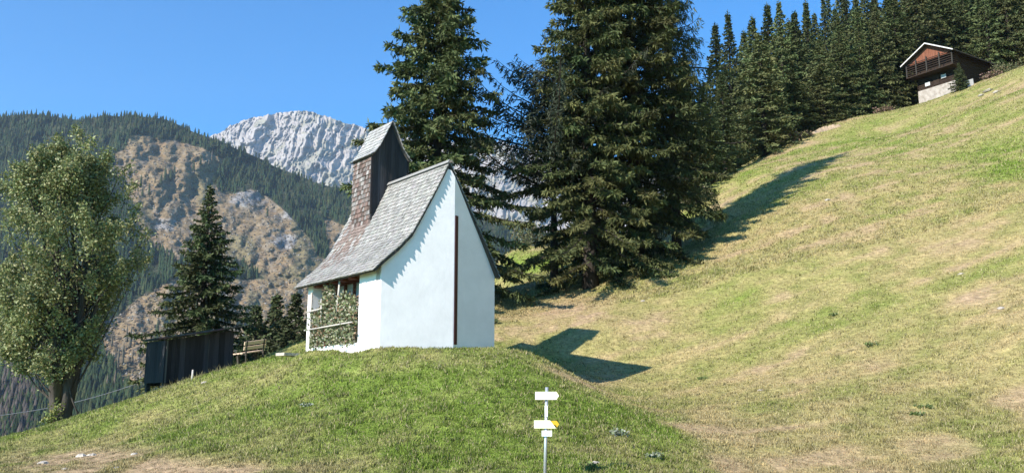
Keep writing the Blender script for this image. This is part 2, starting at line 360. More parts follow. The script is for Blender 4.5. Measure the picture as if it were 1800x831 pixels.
def mt_col(U, V, P):
    f = is_forest(U, V).astype(float)[..., None]
    n = fbm(U / 16., V / 11., 0, 5, 62, .65)[..., None]; n2 = fbm(U / 7., V / 5., 0, 3, 63)[..., None]; n3 = fbm(U / 60, V / 40, 0, 2, 64)[..., None]
    tan = np.array([.215, .155, .088]); grey = np.array([.18, .165, .145]); grn = np.array([.135, .13, .065]); rst = np.array([.215, .145, .08])
    c = tan * (1 + .25 * n2)
    c = c * (1 - sstep(.05, .4, n)) + rst * sstep(.05, .4, n)
    g = sstep(.1, .5, n2 - .5 * n3) * .45; c = c * (1 - g) + grey * g
    k = sstep(.1, .4, n3); c = c * (1 - .5 * k) + grn * .5 * k
    for cu, cv, ru, rv in ((432, 350, 32, 14), (500, 425, 22, 16), (520, 375, 30, 12), (225, 480, 26, 20), (290, 395, 20, 12), (175, 560, 30, 20)):
        e = (np.exp(-(((U - cu) / ru) ** 2 + ((V - cv) / rv) ** 2)))[..., None]; e = sstep(.25, .7, e + .3 * n2); c = c * (1 - e) + np.array([.22, .205, .19]) * (1 + .5 * n2) * e
    fl = np.array([.05, .055, .03])
    return c * (1 - f) + fl * f
us = np.arange(-360, 1320, 2.2)
screen_sheet('mountainside', us, lambda U, T: mt_sky(U) + (900 - mt_sky(U)) * T, 420, lambda U, V, T: mt_d(U, V), mt_col, 'hill')
# limestone massif
def pk_sky(u):
    return np.interp(u, [200, 330, 385, 405, 430, 460, 490, 520, 545, 565, 600, 640, 690, 740, 800, 850, 880, 905, 940, 1000, 1080, 1200, 1400],
                     [262, 255, 234, 222, 210, 204, 198, 194, 195, 202, 213, 224, 236, 246, 250, 252, 247, 256, 266, 274, 290, 310, 330]) + 5.0 * (.45 - ridged(np.asarray(u) / 16., 0.3, 0, 4, 71)) + 1.5 * fbm(np.asarray(u) / 3., 0, 0, 2, 72)
def pk_d(U, V, T):
    t = np.clip((470 - V) / (470 - pk_sky(U)), 0, 1)
    d = 3300 + 1100 * t
    wx = U + 9 * fbm(U / 26, V / 26, 0, 4, 73) + V * .3; wy = V + 10 * fbm(U / 20, V / 20, 0, 2, 74)
    r1 = ridged(wx / 46., wy / 90., 0, 3, 75); r2 = ridged(wx / 11., wy / 30., 0, 4, 76, .6); r3 = ridged(wx / 4., wy / 9., 0, 3, 77, .6)
    return d - 120 * r1 - 58 * r2 - 40 * r3 + 25 * np.clip(fbm(wx / 25, wy / 12, 0, 2, 79), 0, 1)
def pk_col(U, V, P):
    n = fbm(U / 26. + V / 40, V / 18., 0, 4, 81)[..., None]; n2 = fbm(U / 5., V / 4., 0, 3, 82)[..., None]
    low = sstep(240, 330, V)[..., None]
    c = np.array([.36, .325, .295]) * (1 + .22 * n2); k = sstep(.12, .4, n + .25 * low); return c * (1 - k * .75) + np.array([.27, .255, .185]) * k * .75
screen_sheet('rocky_peak', np.arange(330, 1300, 1.2), lambda U, T: pk_sky(U) + (500 - pk_sky(U)) * T, 300, pk_d, pk_col, 'rock')

# ------------------------------------------------------------------ distant conifers (simple layered crowns)
def conifer_batch(P, H, Rr, col, seed, layers=4, nside=6):
    rg = np.random.default_rng(seed); N = len(P); vs = []; tris = []; cols = []
    per = layers * (nside + 1); base = np.arange(N) * per
    for L in range(layers):
        z0 = .06 + .72 * L / layers; z1 = min(1.0, z0 + .42 + .06 * L) if L < layers - 1 else 1.0
        r = (1 - z0 * .93) ** .8
        ang = np.linspace(0, 2 * math.pi, nside, endpoint=False)[None] + rg.uniform(0, 6, (N, 1))
        rr = Rr[:, None] * r * rg.uniform(.7, 1.25, (N, nside)); zz = H[:, None] * (z0 + rg.uniform(-.05, .05, (N, nside)))
        ring = np.stack([P[:, 0:1] + rr * np.cos(ang), P[:, 1:2] + rr * np.sin(ang), P[:, 2:3] + zz], -1)
        apex = np.stack([P[:, 0] + rg.normal(0, .12, N), P[:, 1], P[:, 2] + H * z1], -1)[:, None]
        vs.append(np.concatenate([ring, apex], 1)); o = L * (nside + 1)
        sh = rg.uniform(.85, 1.15, (N, nside + 1, 1))
        cols.append(col[:, None, :] * sh)
        for k in range(nside): tris.append(np.stack([base + o + k, base + o + (k + 1) % nside, base + o + nside], -1))
    return np.concatenate(vs, 1).reshape(-1, 3), np.concatenate(tris, 0), np.concatenate(cols, 1).reshape(-1, 3)
def far_forest(name, label, N, u0, u1, v0, v1, cond, seed, hr=(10, 16), lcol=None):
    rg = np.random.default_rng(seed); u = rg.uniform(u0, u1, N); v = rg.uniform(v0, v1, N)
    sky_ = mt_sky(u); ok = (v > sky_ + 1) & cond(u, v); u, v = u[ok], v[ok]
    P = W(u, v, 1.0) * mt_d(u, v)[:, None]; P[:, 2] -= 1
    H = rg.uniform(*hr, len(u)); Rr = H * rg.uniform(.13, .2, len(u))
    g = fbm(u / 35, v / 35, 0, 3, 91)[:, None]
    c = np.array([.028, .044, .020]) * (1 + .35 * g) * rg.uniform(.7, 1.4, (len(u), 1))
    la = rg.random(len(u)) < .22; c[la] = np.array([.055, .065, .028]) * rg.uniform(.7, 1.2, (la.sum(), 1))
    if lcol: lcol(u, v, c, rg)
    V, T, cc = conifer_batch(P, H, Rr, c, seed + 1)
    return tag(link(name, npmesh(name, V, None, T, cc, 'far')), label, 'forest', kind='stuff')
far_forest('ridge_forest', 'dense dark conifer forest along the top of the left mountain', 26000, -330, 1000, 190, 520, lambda u, v: is_forest(u, v) & ~((v > 440) & (u < 480)), 101)
def rusty(u, v, c, rg):
    k = (u < 60) & (v > 630) & (rg.random(len(u)) < .6); c[k] = np.array([.08, .066, .055]) * rg.uniform(.7, 1.2, (k.sum(), 1))
far_forest('valley_forest', 'dark conifer forest on the lower mountainside in the valley', 11000, -300, 480, 430, 860, lambda u, v: is_forest(u, v), 102, (11, 19), rusty)
def crag(u, v, c, rg): pass
# logging debris and boulders on the cleared slope
rg = np.random.default_rng(9); N = 17000; u = rg.uniform(150, 720, N); v = rg.uniform(240, 700, N); ok = ~is_forest(u, v); u, v = u[ok], v[ok]; N = len(u)
P = W(u, v, 1.) * mt_d(u, v)[:, None]; e1 = rg.normal(size=(N, 3)); e1[:, 2] *= .5; e1 /= np.linalg.norm(e1, axis=1)[:, None]
logy = rg.random(N) < .45; ln = np.where(logy, rg.uniform(2, 5.5, N), rg.uniform(.6, 2.2, N))[:, None]; wd = np.where(logy, rg.uniform(.22, .45, N), rg.uniform(.5, 1.9, N))[:, None]
e2 = np.cross(e1, rg.normal(size=(N, 3))); e2 /= np.linalg.norm(e2, axis=1)[:, None]; e3 = np.cross(e1, e2)
P = P + np.array([0, 0, .5]); oct_ = [P + e1 * ln, P - e1 * ln, P + e2 * wd, P - e2 * wd, P + e3 * wd, P - e3 * wd]
V = np.stack(oct_, 1).reshape(-1, 3); b = np.arange(N) * 6
T = np.concatenate([np.stack([b + i, b + j, b + k], -1) for i, j, k in ((0, 2, 4), (0, 4, 3), (0, 3, 5), (0, 5, 2), (1, 4, 2), (1, 3, 4), (1, 5, 3), (1, 2, 5))])
cc = np.where(rg.random((N, 1)) < .3, np.array([.27, .245, .21]), np.array([.13, .105, .075])) * rg.uniform(.7, 1.2, (N, 1))
tag(link('slope_debris', npmesh('slope_debris', V, None, T, np.repeat(cc, 6, 0), 'far')), 'boulders, stumps and felled logs strewn over the cleared slope', 'debris', kind='stuff')

# ================================================================== TREES
def spindles(P, D, Wd, col, rg, cross=False):
    """diamond sprays of needles: base P, vector D, half width Wd"""
    N = len(P); L = np.linalg.norm(D, axis=1)[:, None] + 1e-9; d = D / L
    n1 = np.cross(d, rg.normal(size=(N, 3))); n1 /= np.linalg.norm(n1, axis=1)[:, None] + 1e-9
    out = [np.stack([P, P + D * .45 + n1 * Wd[:, None], P + D, P + D * .45 - n1 * Wd[:, None]], 1)]
    if cross:
        n2 = np.cross(d, n1); out.append(np.stack([P, P + D * .45 + n2 * Wd[:, None], P + D, P + D * .45 - n2 * Wd[:, None]], 1))
    V = np.concatenate(out, 0).reshape(-1, 3); Q = np.arange(len(V)).reshape(-1, 4); c = np.repeat(np.concatenate([col] * len(out), 0), 4, 0)
    return V, Q, c
def spruce_mesh(name, H, Rad, nb, seed, spacing=.14, base=.05, power=.8, tw_len=.5, tw_w=.045, sub=4, green=(.060, .072, .026), droop=1., cap=1.0, ragged=.2, hang=.5, light=.25):
    rg = np.random.default_rng(seed); PP = []; DD = []; WW = []; CC = []
    trunk = MB(); trunk.tube([(0, 0, -.6), (0, 0, .05 * H), (0, 0, .4 * H), (0, 0, .97 * H)], [H * .019 + .05, H * .016 + .03, H * .010 + .02, .02], 9)
    br = MB(); green = np.array(green); az = rg.uniform(0, 6)
    for i in range(nb):
        hf = base + (1 - base) * ((i + .5) / nb) ** .82 * .985; z = hf * H; az += 2.399 + rg.normal(0, .25)
        prof = min(cap, (1 - hf) ** power) / cap * min(1.0, .72 + hf * 3.2)
        L = (Rad * prof * (1 + rg.normal(0, ragged))) ; L = max(L, .18)
        rise = -.22 * droop + .75 * hf; a = np.array([math.cos(az), math.sin(az), 0]); sd = np.array([-a[1], a[0], 0])
        bend = rg.normal(0, .12)
        def curve(s): return a * (L * s)[:, None] + sd * (bend * L * s * s)[:, None] + np.array([0, 0, 1.]) * (z + L * (rise * s - .42 * droop * s ** 2 + .28 * s ** 3.5))[:, None]
        s6 = np.linspace(0, 1, 6); pts = curve(s6); br.tube([tuple(p) for p in pts], [max(.012, .011 * L + .012) * (1 - .8 * q) for q in s6], 4, cap=False)
        n = max(3, int(L / spacing)); s = (np.arange(n) + rg.random(n)) / n; s = .12 + .88 * s; s = np.repeat(s, 2); side = np.tile([1, -1], n)
        p = curve(s); tl = tw_len * (.45 + .75 * np.sqrt(np.clip(1 - s, 0, 1))) * min(1, .13 + L / 2.2) * rg.uniform(.6, 1.25, len(s))
        f = rg.uniform(.35, .9, len(s)); d = a * f[:, None] + sd * (side * rg.uniform(.5, 1., len(s)))[:, None] + np.array([0, 0, 1.]) * (-hang * rg.uniform(.1, 1., len(s)))[:, None]
        d /= np.linalg.norm(d, axis=1)[:, None]; D = d * tl[:, None]
        bc = green * (1 + rg.normal(0, .12)) * np.array([1 + rg.normal(0, .08), 1, 1])
        tip = (s > .7)[:, None]
        c = bc * (1 + light * tip) * rg.uniform(.75, 1.25, (len(s), 1))  # outer bough tips coloured lighter: sunlight painted into the needles
        PP.append(p); DD.append(D); WW.append(np.full(len(s), tw_w * 1.1)); CC.append(c)
        for k in range(sub):
            q = rg.uniform(.15, .95, len(s)); e = D * .35 + rg.normal(0, .55, D.shape) * tl[:, None] * .5; e[:, 2] -= .12 * tl * hang
            e *= (tw_len * min(1, .3 + L / 1.8) * rg.uniform(.35, .65, len(s)) / (np.linalg.norm(e, axis=1) + 1e-6))[:, None]
            PP.append(p + D * q[:, None]); DD.append(e); WW.append(np.full(len(s), tw_w)); CC.append(c * rg.uniform(.8, 1.25, (len(s), 1)))
    nl = 26; zl_ = np.linspace(.93, .995, nl) * H; al = rg.uniform(0, 6.28, nl); ll = (1.06 * H - zl_) * .28   # leader shoot
    PP += [np.stack([zl_ * 0, zl_ * 0, zl_], -1), np.array([[0, 0, .965 * H]])]; DD += [np.stack([np.cos(al) * ll * .8, np.sin(al) * ll * .8, ll * .55], -1), np.array([[0, 0, .06 * H]])]
    WW += [np.full(nl, tw_w * .6), np.array([tw_w * .6])]; CC += [np.tile(green, (nl, 1)), green[None]]
    P = np.concatenate(PP); V, Q, c = spindles(P, np.concatenate(DD), np.concatenate(WW), np.concatenate(CC), rg)
    return npmesh(name + '_crown', V, Q, None, c, 'needle'), trunk.mesh(name + '_trunk', 'bark', True), br.mesh(name + '_boughs', 'bark')
def plant_tree(name, meshes, loc, rz, scale, label, cat='tree', group=None):
    t = empty(name, loc, rz, label, cat, group); t.scale = scale if hasattr(scale, '__len__') else (scale,) * 3
    tr = link('trunk', meshes[1], t); link('boughs', meshes[2], tr); link('crown', meshes[0], t); return t
def at(u, Y, dz=0.):
    x = (u - 900) / F * Y * 1.04; z = gz(x, Y)
    for _ in range(6):   # the column of pixel u at that distance
        uu, _v = PX(np.array([x, Y, z])); x += (u - uu) / F * Y; z = gz(x, Y)
    return (float(x), float(Y), z + dz)

big1 = spruce_mesh('spruce_a', 22.5, 5.3, 230, 1, spacing=.11, base=.04, power=.8, tw_len=.60, tw_w=.05, sub=5, cap=.95, ragged=.2, hang=.9, droop=1.15)
big2 = spruce_mesh('spruce_b', 27, 5.0, 250, 2, hang=.9, spacing=.115, base=.018, power=.85, tw_len=.66, tw_w=.052, sub=5, cap=.92, ragged=.2, droop=1.1, green=(.068, .076, .026))
p = at(764, 46.5); plant_tree('spruce', big1, (p[0], p[1], 3.2), .4, 1, 'tall dark spruce rising directly behind the chapel tower and roof', group='big conifers behind the chapel')
plant_tree('spruce', big2, at(1118, 51), 1.0, 1, 'broad heavy spruce with drooping boughs, rightmost big trunk at the meadow edge', group='big conifers behind the chapel')
plant_tree('spruce', big2, at(1038, 48.6), 3.3, (.86, .86, .93), 'dense spruce left of the broadest spruce, its low boughs over the grass hillock', group='big conifers behind the chapel')
larch = spruce_mesh('larch', 24, 4.2, 210, 3, spacing=.2, base=.08, power=.7, tw_len=.85, tw_w=.032, sub=4, cap=.85, ragged=.3, droop=.9, hang=1.5, green=(.085, .095, .03), light=.1)
plant_tree('larch', larch, at(1190, 54), 0, (.68, .68, 1.05), 'feathery larch with hanging twigs behind the big spruces, right side', group='big conifers behind the chapel')
larch2 = spruce_mesh('sparse_larch', 13, 4.8, 120, 4, spacing=.2, base=.42, power=.5, tw_len=.6, tw_w=.036, sub=4, cap=.8, ragged=.35, droop=.5, hang=1.2, green=(.035, .042, .025), light=0)
plant_tree('larch', larch2, at(975, 49.5), 2.2, (1, 1, 1.0), 'dark sparse larch with bare reaching twigs in the gap left of the big spruces', group='big conifers behind the chapel')
small = spruce_mesh('young_spruce', 9.6, 3.2, 175, 5, spacing=.11, base=.03, power=1.0, tw_len=.42, tw_w=.042, sub=4, droop=1.0, ragged=.16, green=(.055, .07, .026), light=.5, hang=.7)
p = W(370, 326, 45.); plant_tree('spruce', small, (p[0], 45., p[2] - 9.6), 0, 1, 'lone young spruce with layered skirts standing behind the black wooden shed')
plant_tree('spruce', small, at(1205, 70), 1.5, (.9, .9, 1.25), 'slim spruce squeezed between the big larch and the forest edge')

# forest on the right: individual trees of five builds
kinds = [spruce_mesh('forest_spruce_%d' % i, 20, r, nb, 20 + i, spacing=.30, base=.03, power=pw, tw_len=.8, tw_w=.085, sub=4, droop=dr, cap=cp_, ragged=.17, green=g)
         for i, (r, nb, pw, dr, cp_, g) in enumerate([(3.9, 180, .95, 1.2, 1, (.070, .082, .030)), (3.3, 170, 1.05, 1.1, 1, (.062, .076, .028)), (4.3, 190, .85, 1.3, 1, (.080, .088, .034)), (3.0, 140, 1.1, .9, 1, (.074, .090, .034))])]
kl = spruce_mesh('forest_larch', 20, 2.6, 110, 31, spacing=.4, base=.1, power=.8, tw_len=1.1, tw_w=.06, sub=3, droop=.7, hang=1.2, ragged=.3, green=(.10, .105, .035), light=.1)
rg = np.random.default_rng(77); cnt = 0
def forest_tree(u, vb, vt, Y, kind, label):
    """base seen at row vb (or hidden), top at row vt"""
    zt = W(u, vt, Y)[2]; p = at(u, Y); H = max(6., zt - p[2] + .3); m = kl if kind == 9 else kinds[kind]
    s = H / 20.; wsc = max(.75, min(1.4, s ** .6)) * rg.uniform(.9, 1.4)
    return plant_tree('larch' if kind == 9 else 'spruce', m, (p[0], p[1], p[2] - .3), rg.uniform(0, 6), (wsc, wsc, s), label, group='trees of the forest edge above the meadow')
front = [ # u, top row, Y, kind, label
 (1240, 150, 72, 3, 'leafier mid-green spruce just right of the big larch, at the lowest corner of the forest'),
 (1276, 130, 78, 1, 'slim spruce at the lower forest edge in front of the pointed skyline pair'),
 (1292, 22, 92, 1, 'pointed spruce, right one of the pair standing alone against the sky'),
 (1268, 42, 95, 1, 'pointed spruce, left one of the pair standing alone against the sky'),
 (1212, 85, 100, 3, 'small spire spruce peeking over the big larch against the sky'),
 (1345, 60, 83, 2, 'wide pale-lit spruce reaching the meadow below the highest skyline clump'),
 (1383, 2, 92, 0, 'tall spruce with a bare grey stretch of trunk at the right of the skyline clump'),
 (1362, 8, 96, 1, 'tall spruce, left twin of the highest skyline clump'),
 (1335, 30, 99, 0, 'shaded spruce shouldering the highest skyline clump on its left'),
 (1410, 20, 100, 1, 'dark spruce in the shadowed recess of the forest edge'),
 (1432, 2, 104, 1, 'narrow spruce standing out in the last gap of sky'),
 (1398, 120, 87, 0, 'short dark spruce at the mouth of the shadowed forest recess'),
 (1450, 70, 89, 2, 'full spruce right of the shadowed recess, skirt on the grass'),
 (1486, 30, 92, 0, 'tall sunlit spruce above the bare earth bank'),
 (1520, 20, 93, 1, 'slender spruce two trees left of the log hut'),
 (1553, 10, 95, 2, 'broad spruce whose skirt meets the rusty scrub left of the log hut'),
 (1585, -20, 98, 0, 'tall spruce rising straight left of the log hut'),
 (1625, -40, 105, 2, 'big spruce directly behind the gable of the log hut'),
 (1668, -60, 107, 0, 'spruce behind the roof ridge of the log hut'),
 (1708, -50, 108, 3, 'pale green spruce over the low end of the log hut roof'),
 (1745, -70, 104, 1, 'spruce beside the far lower corner of the log hut'),
 (1780, -80, 105, 2, 'last broad spruce on the meadow skyline right of the log hut'),
 (1815, -100, 106, 0, 'spruce cut by the frame beyond the log hut'),
 (1246, 190, 80, 9, 'yellowish larch between the big larch and the forest'),
]
for u, vt, Y, k, lab in front: forest_tree(u, 0, vt, Y, k, lab)
for row, (Y, dv, u0) in enumerate([(112, 0, 1320), (122, -30, 1400), (134, -60, 1470)]):
    u = u0
    while u < 1900:
        vt = np.interp(u, [1320, 1420, 1470, 1560, 1700, 1900], [70, 20, 0, -20, -70, -120]) + dv * .4 + rg.uniform(-18, 22)
        forest_tree(u, 0, vt, Y + rg.uniform(-3, 3), int(rg.choice([0, 1, 2, 3])), 'spruce deep in the forest behind the edge trees above the meadow')
        u += rg.uniform(24, 40)
# valley-side spruces right behind the bench
shp = spruce_mesh('bushy_spruce', 7.5, 2.3, 130, 41, spacing=.14, base=.02, power=.95, tw_len=.5, tw_w=.055, sub=4, droop=.8, ragged=.2, hang=.8, green=(.062, .075, .03))
for u, vt, Y, s, lab in ((452, 535, 58, 1.0, 'bushy spruce nearest the shed in the row behind the bench'), (487, 516, 60, 1.05, 'tallest bushy spruce in the row behind the bench'), (522, 514, 57, 1.0, 'bushy spruce beside the chapel porch in the row behind the bench'), (548, 540, 60, .95, 'bushy spruce half hidden by the porch pillar')):
    p = W(u, vt, Y); plant_tree('spruce', shp, (p[0], p[1], p[2] - 7.5 * s * 1.1), u, (s * 1.45, s * 1.45, s * 1.1), lab, group='bushy spruces behind the bench')
# single trees on the cleared mountainside
rg = np.random.default_rng(15)
iso = MB(); Vv, Tt, Cc = conifer_batch(np.zeros((1, 3)), np.array([16.]), np.array([2.4]), np.array([[.05, .06, .03]]), 5, 6, 8)
iso_me = npmesh('lone_conifer', Vv, None, Tt, Cc, 'far'); Vv, Tt, Cc = conifer_batch(np.zeros((1, 3)), np.array([17.]), np.array([1.5]), np.array([[.12, .10, .07]]), 6, 6, 8)
snag_me = npmesh('bare_conifer', Vv, None, Tt, Cc, 'far')
iso_pts = [(247, 330), (272, 322), (283, 325), (290, 318), (306, 310), (300, 318), (352, 290), (372, 285), (366, 300), (340, 300), (262, 340), (250, 345), (216, 405), (232, 398), (445, 330), (398, 300), (385, 305), (410, 330),
           (215, 640), (228, 612), (206, 655), (232, 640), (196, 610), (385, 560), (402, 570), (395, 545), (392, 600), (200, 690), (186, 700), (222, 600), (275, 600), (300, 560), (470, 380), (540, 410), (330, 520), (345, 545)]
for u, v in iso_pts:
    d = float(mt_d(np.array([float(u)]), np.array([float(v)]))[0]); p = W(u, v, 1.) * d; bare = (u < 235 and v > 590) or (u in (372, 366, 272))
    o = link('bare_conifer' if bare else 'conifer', snag_me if bare else iso_me, None, (p[0], p[1], p[2] - .5)); s = rg.uniform(.8, 1.35); o.scale = (s, s, s * rg.uniform(.9, 1.2)); o.rotation_euler = (0, 0, rg.uniform(0, 6))
    tag(o, 'thin bare greyish conifer standing on the lower cleared mountainside' if bare else 'small lone conifer standing on the bare cleared mountainside', 'tree', 'bare conifers on the mountainside' if bare else 'lone conifers on the cleared mountainside')

# ------------------------------------------------------------------ broad-leaved tree on the left
def leafy_tree():
    rg = np.random.default_rng(3); bx, by, bz = at(103, 36); bz -= .1
    t = empty('ash_tree', (bx, by, bz), 0, 'large leafy broad-leaved tree with forked dark trunk at the left edge', 'tree'); t.scale = (.97, 1, .98)
    hh = np.array([1.9, 2.5, 3.2, 3.9, 5.6, 6.5, 7.3, 8.2, 8.8, 9.6, 10.3, 11.0, 11.5]); wl = np.array([1.2, 2.1, 2.5, 2.7, 2.9, 3.0, 3.0, 2.8, 2.6, 2.4, 2.0, 1.1, .3]); wr = np.array([.3, .7, 1.2, 1.7, 2.2, 2.6, 2.6, 2.1, 1.6, 1.3, .9, .5, .2])
    tr = MB(); stems = [[(0, 0, -.4), (-.22, 0, .9), (-.5, .1, 2.2), (-1.0, .3, 4.2), (-1.5, .3, 7)], [(.12, 0, -.4), (.16, .05, .8), (.3, -.1, 2.2), (.6, -.2, 4.6), (.5, 0, 8.2)], [(.15, .1, .2), (.3, .2, 1.5), (.6, .3, 3.4), (1.2, .2, 5.6)], [(-.1, .2, 1), (-.1, .7, 3), (-.2, 1.2, 6.5)], [(0, -.1, 1), (-.1, -.7, 3), (.1, -1.1, 6.)]]
    rads = [[.34, .21, .16, .11, .04], [.42, .28, .2, .13, .04], [.22, .2, .12, .04], [.2, .14, .04], [.2, .13, .04]]
    for s, r in zip(stems, rads): tr.tube(s, r, 10)
    limb = MB(); anchors = []
    n = 0
    while n < 340:
        z = rg.uniform(2.3, 11.4); a, b = np.interp(z, hh, wl), np.interp(z, hh, wr); th = rg.uniform(0, 2 * math.pi); rr = math.sqrt(rg.uniform(.12, 1)); cx = (b - a) / 2; hw = (a + b) / 2
        x = cx + math.cos(th) * rr * hw * rg.uniform(.85, 1.08); y = math.sin(th) * rr * min(hw, 2.7)
        if float(fbm(x / 1.3 + 5, z / 1.1, y / 2., 2, 95)) < -.16: continue
        anchors.append((x, y, z, hw)); n += 1
    for q in ((.0, 0, 11.4), (-.3, .2, 11.9), (-.9, .3, 11.3), (-1.4, .1, 10.9), (.9, 0, 10.7), (1.5, .2, 10.2), (-2.0, 0, 10.3), (.4, -.3, 11.1), (1.9, .1, 9.4), (2.3, 0, 8.5), (2.8, .1, 7.4), (2.7, -.2, 6.6), (-1.6, -.3, 2.5), (-2.0, .2, 2.9), (-1.2, 0, 2.2), (-2.4, 0, 3.4)):
        anchors.append((*q, .1))
    for x, y, z, hw in anchors[::3]:
        s = stems[rg.integers(0, 5)]; k = rg.integers(1, len(s)); q = Vector(s[k]) ; 
        if q.z > z: q = Vector(s[1])
        e = Vector((x, y, z)); m = (q + e) / 2 + Vector((0, 0, -.2)); limb.tube([q, m, e], [.05, .03, .012], 5, cap=False)
    PP, DD, WW, CC = [], [], [], []
    for x, y, z, hw in anchors:
        m = int(rg.uniform(150, 260)); L = rg.uniform(.6, 1.15); up = np.array([x * .25, y * .25, 1.0 * (z > 3)]) + rg.normal(0, .35, 3); up /= np.linalg.norm(up)
        s = rg.uniform(-.3, 1, m); p = np.array([x, y, z]) + up * (s * L * .8)[:, None] + rg.normal(0, .19, (m, 3)) * (1.15 - .75 * s)[:, None]
        d = rg.normal(size=(m, 3)); d[:, 2] -= .2; d /= np.linalg.norm(d, axis=1)[:, None]
        tone = np.clip(1 + rg.normal(0, .15), .6, 1.5)
        yel = (rg.random((m, 1)) < .26) * 1.; c = np.array([.19, .215, .085]) * tone * rg.uniform(.65, 1.35, (m, 1)); c = c * (1 - yel) + np.array([.30, .28, .12]) * yel
        PP.append(p); DD.append(d * rg.uniform(.09, .17, (m, 1))); WW.append(np.full(m, .038)); CC.append(c)
    V, Q, c = spindles(np.concatenate(PP), np.concatenate(DD), np.concatenate(WW), np.concatenate(CC), rg)
    k = tr.build('trunk', 'greybark', t, True); limb.build('limbs', 'greybark', k, True); link('crown', npmesh('ash_crown', V, Q, None, c, 'leaf'), t)
    return bx, by, bz
tbx, tby, tbz = leafy_tree()
def leaf_cloud(name, pts, n, spread, size, cols, seed, parent=None, width=.35):
    """a shrub of small leaves round a list of points"""
    rg = np.random.default_rng(seed); pts = np.array(pts, float); k = rg.integers(0, len(pts), n)
    p = pts[k] + rg.normal(0, 1, (n, 3)) * np.array(spread); d = rg.normal(size=(n, 3)); d /= np.linalg.norm(d, axis=1)[:, None]; d *= rg.uniform(.6, 1.3, (n, 1)) * size
    cols = np.array(cols); c = cols[rg.integers(0, len(cols), n)] * rg.uniform(.7, 1.3, (n, 1))
    V, Q, cc = spindles(p, d, np.full(n, size * width), c, rg)
    return link(name, npmesh(name, V, Q, None, cc, 'leaf'), parent)
o = leaf_cloud('ivy', [(tbx - .25 + .1 * i, tby - .5, tbz + .12 + .16 * i) for i in range(5)], 300, (.12, .10, .14), .12, [(.2, .24, .06), (.12, .16, .05), (.28, .26, .08)], 51)
tag(o, 'yellow-green leafy shoots growing at the foot of the broad-leaved tree', 'plant')
st = MB(); st.tube([(tbx + .95, tby - .3, gz(tbx + .95, tby - .3) - .1), (tbx + .55, tby - .2, tbz + 1.0), (tbx + .25, tby - .2, tbz + 1.9)], [.035, .03, .02], 6)
tag(st.build('leaning_branch', 'greybark', None, True), 'thin dead branch leaning against the broad-leaved trunk', 'branch')

# ================================================================== CHAPEL
RZ = math.atan2(.61175, .79105)
CB = 1.8388
ch = empty('chapel', (-2.3352, 29.4392, CB), RZ, 'small white chapel with shingled roof and a shingle-clad bell tower on the mound', 'chapel')
def zr(a):
    xs_ = [-2.6, -2.1, -1.72, -1.27, -1.03, -.55, 0, .47, .98, 1.59, 2.0, 2.45]; zs_ = [2.30, 2.78, 3.12, 3.62, 4.06, 4.98, 6.1, 5.36, 4.58, 3.66, 3.0, 2.25]
    return float(np.interp(a, xs_, zs_))
def bfront(a): return -.15 - .32 * (1 - abs(a) / 2.4)
BB = 5.6   # far verge
def wallfront(a):
    return -.476 * (a + 2.2) / 2.41 if a < .21 else -.476 * (2.2 - a) / 1.99
RT = .13   # clearance between wall head and the shingle face
wb = MB(); zb = -.7
# near wedge wall, left wing (thickness inward)
th_ = .32
def wall_strip(m, a0, a1, b0f, thick, n):
    for i in range(n):
        p, q = a0 + (a1 - a0) * i / n, a0 + (a1 - a0) * (i + 1) / n
        bo = [(p, b0f(p), zb), (q, b0f(q), zb), (q, b0f(q) + thick, zb), (p, b0f(p) + thick, zb)]
        to = [(x, y, zr(x) - RT) for x, y, _ in bo]; m.hexa(bo, to)
def solid_profile(m, n, f0, thick, a0, a1):
    """one closed wall following plan f0(a) and the roof line, without inner faces"""
    A = list(np.linspace(a0, a1, n)); vs = []; fs = []
    for a in A: vs += [(a, f0(a), zb), (a, f0(a), zr(a) - RT), (a, f0(a) + thick, zr(a) - RT), (a, f0(a) + thick, zb)]
    for i in range(n - 1):
        k = 4 * i; fs += [(k, k + 4, k + 5, k + 1), (k + 1, k + 5, k + 6, k + 2), (k + 2, k + 6, k + 7, k + 3)]
    fs += [(0, 1, 2, 3), tuple(4 * (n - 1) + j for j in (3, 2, 1, 0))]
    m.add(vs, fs)
solid_profile(wb, 20, wallfront, th_, -2.2, .21)
solid_profile(wb, 16, wallfront, th_, .212, 2.2)
solid_profile(wb, 26, lambda a: 5.19 - .28, .28, -2.2, 2.2)
def slab(m, a0, a1, b0, b1, z0, z1): m.box(((a0 + a1) / 2, (b0 + b1) / 2, (z0 + z1) / 2), (a1 - a0, b1 - b0, z1 - z0))
zl = zr(-2.2) - RT
slab(wb, -2.2, -1.85, .002 + .05, 1.4, zb, zl)              # solid eave wall, near part
slab(wb, -2.2, -1.85, 4.82, 4.912, zb, zl)            # far pillar
slab(wb, -2.197, -1.9, 1.4, 4.82, zb, .2)            # low plinth under the trellis
slab(wb, 1.9, 2.197, .3, 4.92, zb, zr(2.2) - RT)
slab(wb, -1.6, -1.4, 1.2, 4.95, zb, .12)
walls = wb.build('walls', 'plaster', ch)
# slit window in the apex
sw = MB(); d = Vector((1.99, .476, 0)).normalized(); nrm = Vector((d.y, -d.x, 0)); ang = math.atan2(d.y, d.x)
c0 = Vector((.212, -.476, 0)) + d * .085 + nrm * .012
sw.box((c0.x, c0.y, 2.24), (.13, .03, 4.2), ang); win = sw.build('slit_window', 'redframe', ch)
lp = MB(); c1 = Vector((.212, -.476, 0)) + d * .012 + nrm * .03; lp.box((c1.x, c1.y, 2.5), (.03, .07, 6.0), ang)
